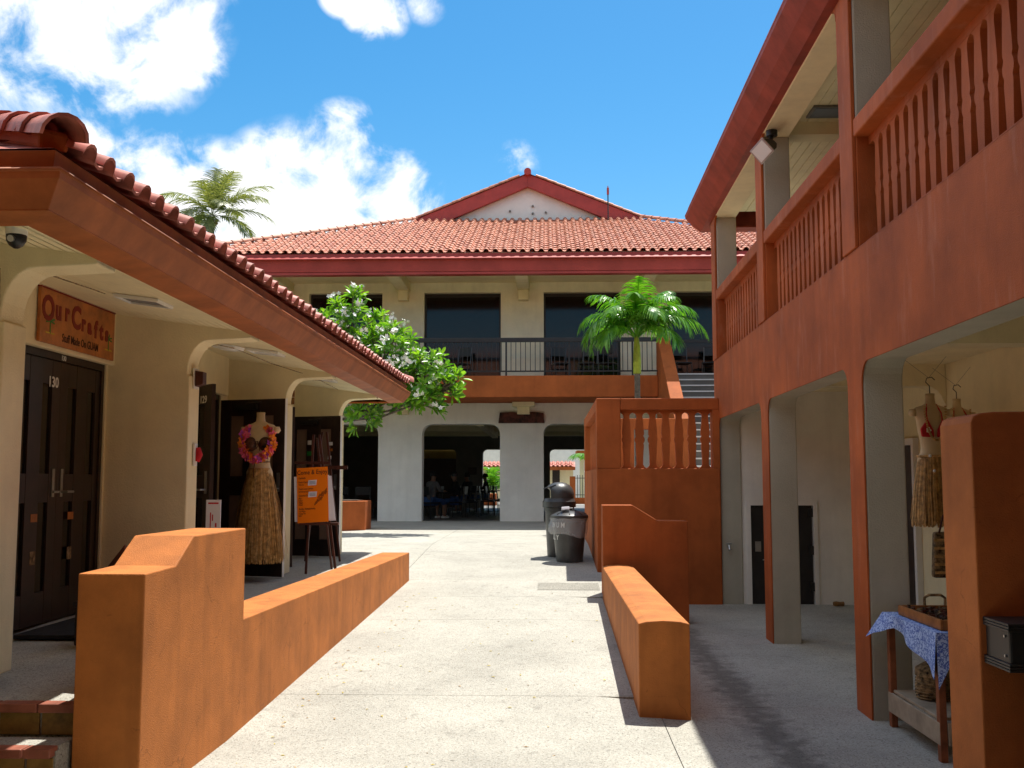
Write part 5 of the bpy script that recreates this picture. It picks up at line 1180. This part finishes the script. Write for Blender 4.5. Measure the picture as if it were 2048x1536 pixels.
def skin_mesh(name, V, E, m, parent, sub=1):
    me = bpy.data.meshes.new(name); me.from_pydata([v[0] for v in V], E, []); me.materials.append(m)
    o = link(name, me, parent); sk = o.modifiers.new('skin', 'SKIN'); sk.use_smooth_shade = True
    for i, v in enumerate(V):
        d = me.skin_vertices[0].data[i]; d.radius = v[1]; d.use_root = (i == 0)
    o.modifiers.new('sub', 'SUBSURF').levels = sub; o.modifiers['sub'].render_levels = sub
    return o
def person(label, loc, rz, shirt, cap=None, hair='darkcloth', lean=.0):
    t = thing('person', label, 'person', loc, rz)
    B = [((0,0,.50),(.15,.12)), ((0,.0+lean*.3,.72),(.12,.095)), ((0,.02+lean*.7,.95),(.14,.10)), ((0,.03+lean,1.08),(.055,.055)), ((0,.05+lean,1.16),(.062,.07)), ((0,.06+lean,1.24),(.078,.095)), ((0,.05+lean,1.32),(.055,.07))]
    E = [(0,1),(1,2),(2,3),(3,4),(4,5),(5,6)]
    B += [((0,.155+lean,1.215),(.012,.014))]; E += [(5,7)]
    for s in (-1,1):
        n = len(B); B += [((s*.16,.02+lean*.8,1.02),(.055,.055)),((s*.22,.08+lean*.8,.80),(.042,.042)),((s*.15,.32+lean,.78),(.03,.028)),((s*.12,.40+lean,.785),(.036,.018))]; E += [(2,n),(n,n+1),(n+1,n+2),(n+2,n+3)]
        w = n+3
        for q, (dx, dy, l) in enumerate([(-.03,.05,.055),(-.01,.065,.06),(.012,.06,.055),(.032,.045,.045),(-s*.045,.0,.035)]):
            m = len(B); B += [((s*.12+dx,.40+lean+dy,.785),(.009,.009)),((s*.12+dx*1.2,.40+lean+dy+l*.6,.768),(.008,.008))]; E += [(w,m),(m,m+1)]
        n = len(B); B += [((s*.09,.02,.49),(.09,.09)),((s*.13,.42,.50),(.062,.062)),((s*.13,.40,.10),(.038,.04)),((s*.13,.52,.035),(.04,.028))]; E += [(0,n),(n,n+1),(n+1,n+2),(n+2,n+3)]
    skin_mesh('body', B, E, M['flesh'], t)
    Sx = [((0,0,.47),(.17,.14)), ((0,.0+lean*.3,.72),(.145,.12)), ((0,.02+lean*.7,.95),(.165,.125)), ((0,.03+lean,1.06),(.07,.07))]; SE = [(0,1),(1,2),(2,3)]
    for s in (-1,1):
        n = len(Sx); Sx += [((s*.17,.02+lean*.8,1.01),(.075,.075)),((s*.225,.08+lean*.8,.81),(.058,.058)),((s*.17,.27+lean,.785),(.042,.042))]; SE += [(2,n),(n,n+1),(n+1,n+2)]
    skin_mesh('shirt', Sx, SE, M[shirt], t)
    Tx = [((0,0,.49),(.165,.13))]; TE = []
    for s in (-1,1): n = len(Tx); Tx += [((s*.10,.04,.495),(.105,.10)),((s*.13,.40,.505),(.085,.08)),((s*.13,.42,.36),(.075,.075))]; TE += [(0,n),(n,n+1),(n+1,n+2)]
    skin_mesh('trousers', Tx, TE, M['denim'], t)
    mb = MB(); mb.loft([(1.22,.088,.10,0,.03+lean),(1.27,.094,.108,0,.035+lean),(1.33,.08,.095,0,.04+lean),(1.37,.045,.055,0,.045+lean)], 16)
    if cap: mb.obox((0,.16+lean,1.265),(.075,0,0),(0,.06,-.008),(0,0,.006))
    ob('cap' if cap else 'hair', mb, M[cap or hair], t, smooth=True)
    mb = MB()
    for s in (-1,1): mb.box(s*.13-.045,s*.13+.045,.34,.60,0,.055)
    ob('shoes', mb, M['whitep'], t, bevel=.02)
    for s in (-1,1):
        mb = MB(); mb.obox((s*.03,.148+lean,1.245),(.010,0,0),(0,.004,0),(0,0,.005)); ob('eye', mb, M['ink'], t)
    mb = MB(); mb.obox((0,.142+lean,1.175),(.022,0,0),(0,.004,0),(0,0,.004)); ob('mouth', mb, M['redc'], t)
    return t
person('person in grey hooded top and blue shorts seated in the dark hall, back turned', (-3.42,30.2,.615), R(-38), 'hoodie', lean=.06)
person('person in a black cap and dark shirt seated at the round hall table', (-2.72,31.1,.615), R(80), 'darkcloth', cap='black', lean=.05)
person('person in dark clothes seated behind the person in a cap', (-2.75,35.6,.615), R(60), 'darkcloth')
person('person with long dark hair seated by the bright back doorway of the hall', (-2.30,38.6,.615), R(100), 'darkcloth')
for o in [o for o in bpy.data.objects if o.name.startswith('person')]:
    if o.parent is None:
        c = copy_tree(c0); c.location = (o.location.x, o.location.y, .615); c.rotation_euler = (0,0,o.rotation_euler.z); c['label'] = 'black hall chair under the '+o['label'].split(' seated')[0]

# ================================================================ sunny courtyard behind the hall
tag(ob('courtyard', (lambda m: (m.box(-14,16,48,80,.40,.60), m)[-1])(MB()), M['ground']), kind='structure')
hA = thing('tiled_lean_to', 'low cream house with a red tiled edge seen through the hall', 'house', (0,56,.6))
mb = MB(); mb.box(-9,1.35,.3,.6,0,1.85); ob('wall', mb, M['cream'], hA); mb = MB(); mb.box(.22,.62,.27,.295,0,1.7); ob('door', mb, M['door'], hA)
mb = MB(); mb.box(-9,1.45,-.25,.0,1.68,1.86); ob('fascia', mb, M['terra'], hA)
mb = MB(); mb.add([(-9,-.2,1.86),(1.45,-.2,1.86),(1.45,.5,2.14),(-9,.5,2.14)], [(0,1,2,3)]); ob('roof', mb, M['tileL'], hA)
tile_field(hA, M['tileL'], (-6,-.25,1.87), (1,0,0), (0,1/cs,SL/cs), 32, 2, lambda u, v: True, 64)
hB = thing('white_hall', 'tall plain white building wall beyond the red tiled edge', 'building', (0,60,.6))
mb = MB(); mb.box(-12,6,.0,.4,0,6.0); ob('wall', mb, M['whitep'], hB)
cn = thing('canopy_roof', 'orange-edged canopy roof beyond the hall at the right', 'roof', (2.35,53,.6))
mb = MB(); mb.box(-.9,2.4,0,2.4,2.45,2.65); ob('roof', mb, M['terra'], cn)
for k in range(6):
    mb = MB(); mb.box(-.75,2.3,.05+.4*k,.12+.4*k,2.30,2.448); ob('rafter', mb, M['plank'], cn)
mb = MB(); mb.box(-.72,-.5,.8,1.0,0,2.449); mb.box(2.0,2.2,.8,1.0,0,2.449); ob('post', mb, M['cream'], cn)
fc = thing('picket_fence', 'black metal picket fence between orange posts behind the hall', 'fence', (1.25,50,.6))
mb = MB(); mb.box(-.15,2.4,-.08,.08,0,.30); ob('base_wall', mb, M['terra'], fc); mb = MB(); mb.box(-.22,.05,-.14,.14,.301,1.32); ob('post', mb, M['terra'], fc)
mb = MB(); mb.box(.051,2.4,-.015,.015,.42,.45); mb.box(.051,2.4,-.015,.015,1.22,1.25); ob('rail', mb, M['blackm'], fc)
pkm = MB(); pkm.box(-.013,.013,-.013,.013,.302,1.38); pkmm = pkm.mesh('picket', M['blackm'])
for k in range(19): link('picket', pkmm, fc, (.15+.12*k,0,0))
cpn = thing('courtyard_planter', 'sunlit orange planter box just outside the back doorway', 'planter', (-2.62,46,.615))
mb = MB(); mb.box(-.35,.30,0,1.2,0,.52); ob('box', mb, M['terra'], cpn, bevel=.02)
cpl = thing('yellow_palm_plant', 'bright yellow-green feathery plant filling the back doorway', 'plant', (-2.55,47.6,1.1))
for i in range(14): ob('frond', frond_mb(R(i*26), R(50+25*(i%3)), 1.35, 1.3, .42, 16, 100+i, .25, .028), M['palm'], cpl)
cp2 = thing('courtyard_palm', 'green palm fronds hanging under the canopy beyond the hall', 'palm', (2.1,51.5,.6))
mb = MB(); mb.tube([(0,0,0),(0,0,2.2)],[.09,.07],8); ob('trunk', mb, M['bark'], cp2, smooth=True)
for i in range(10): ob('frond', frond_mb(R(i*36), R(35), 1.2, 1.6, .4, 18, 120+i, .3, .025), M['palm'], cp2, loc=(0,0,2.2))
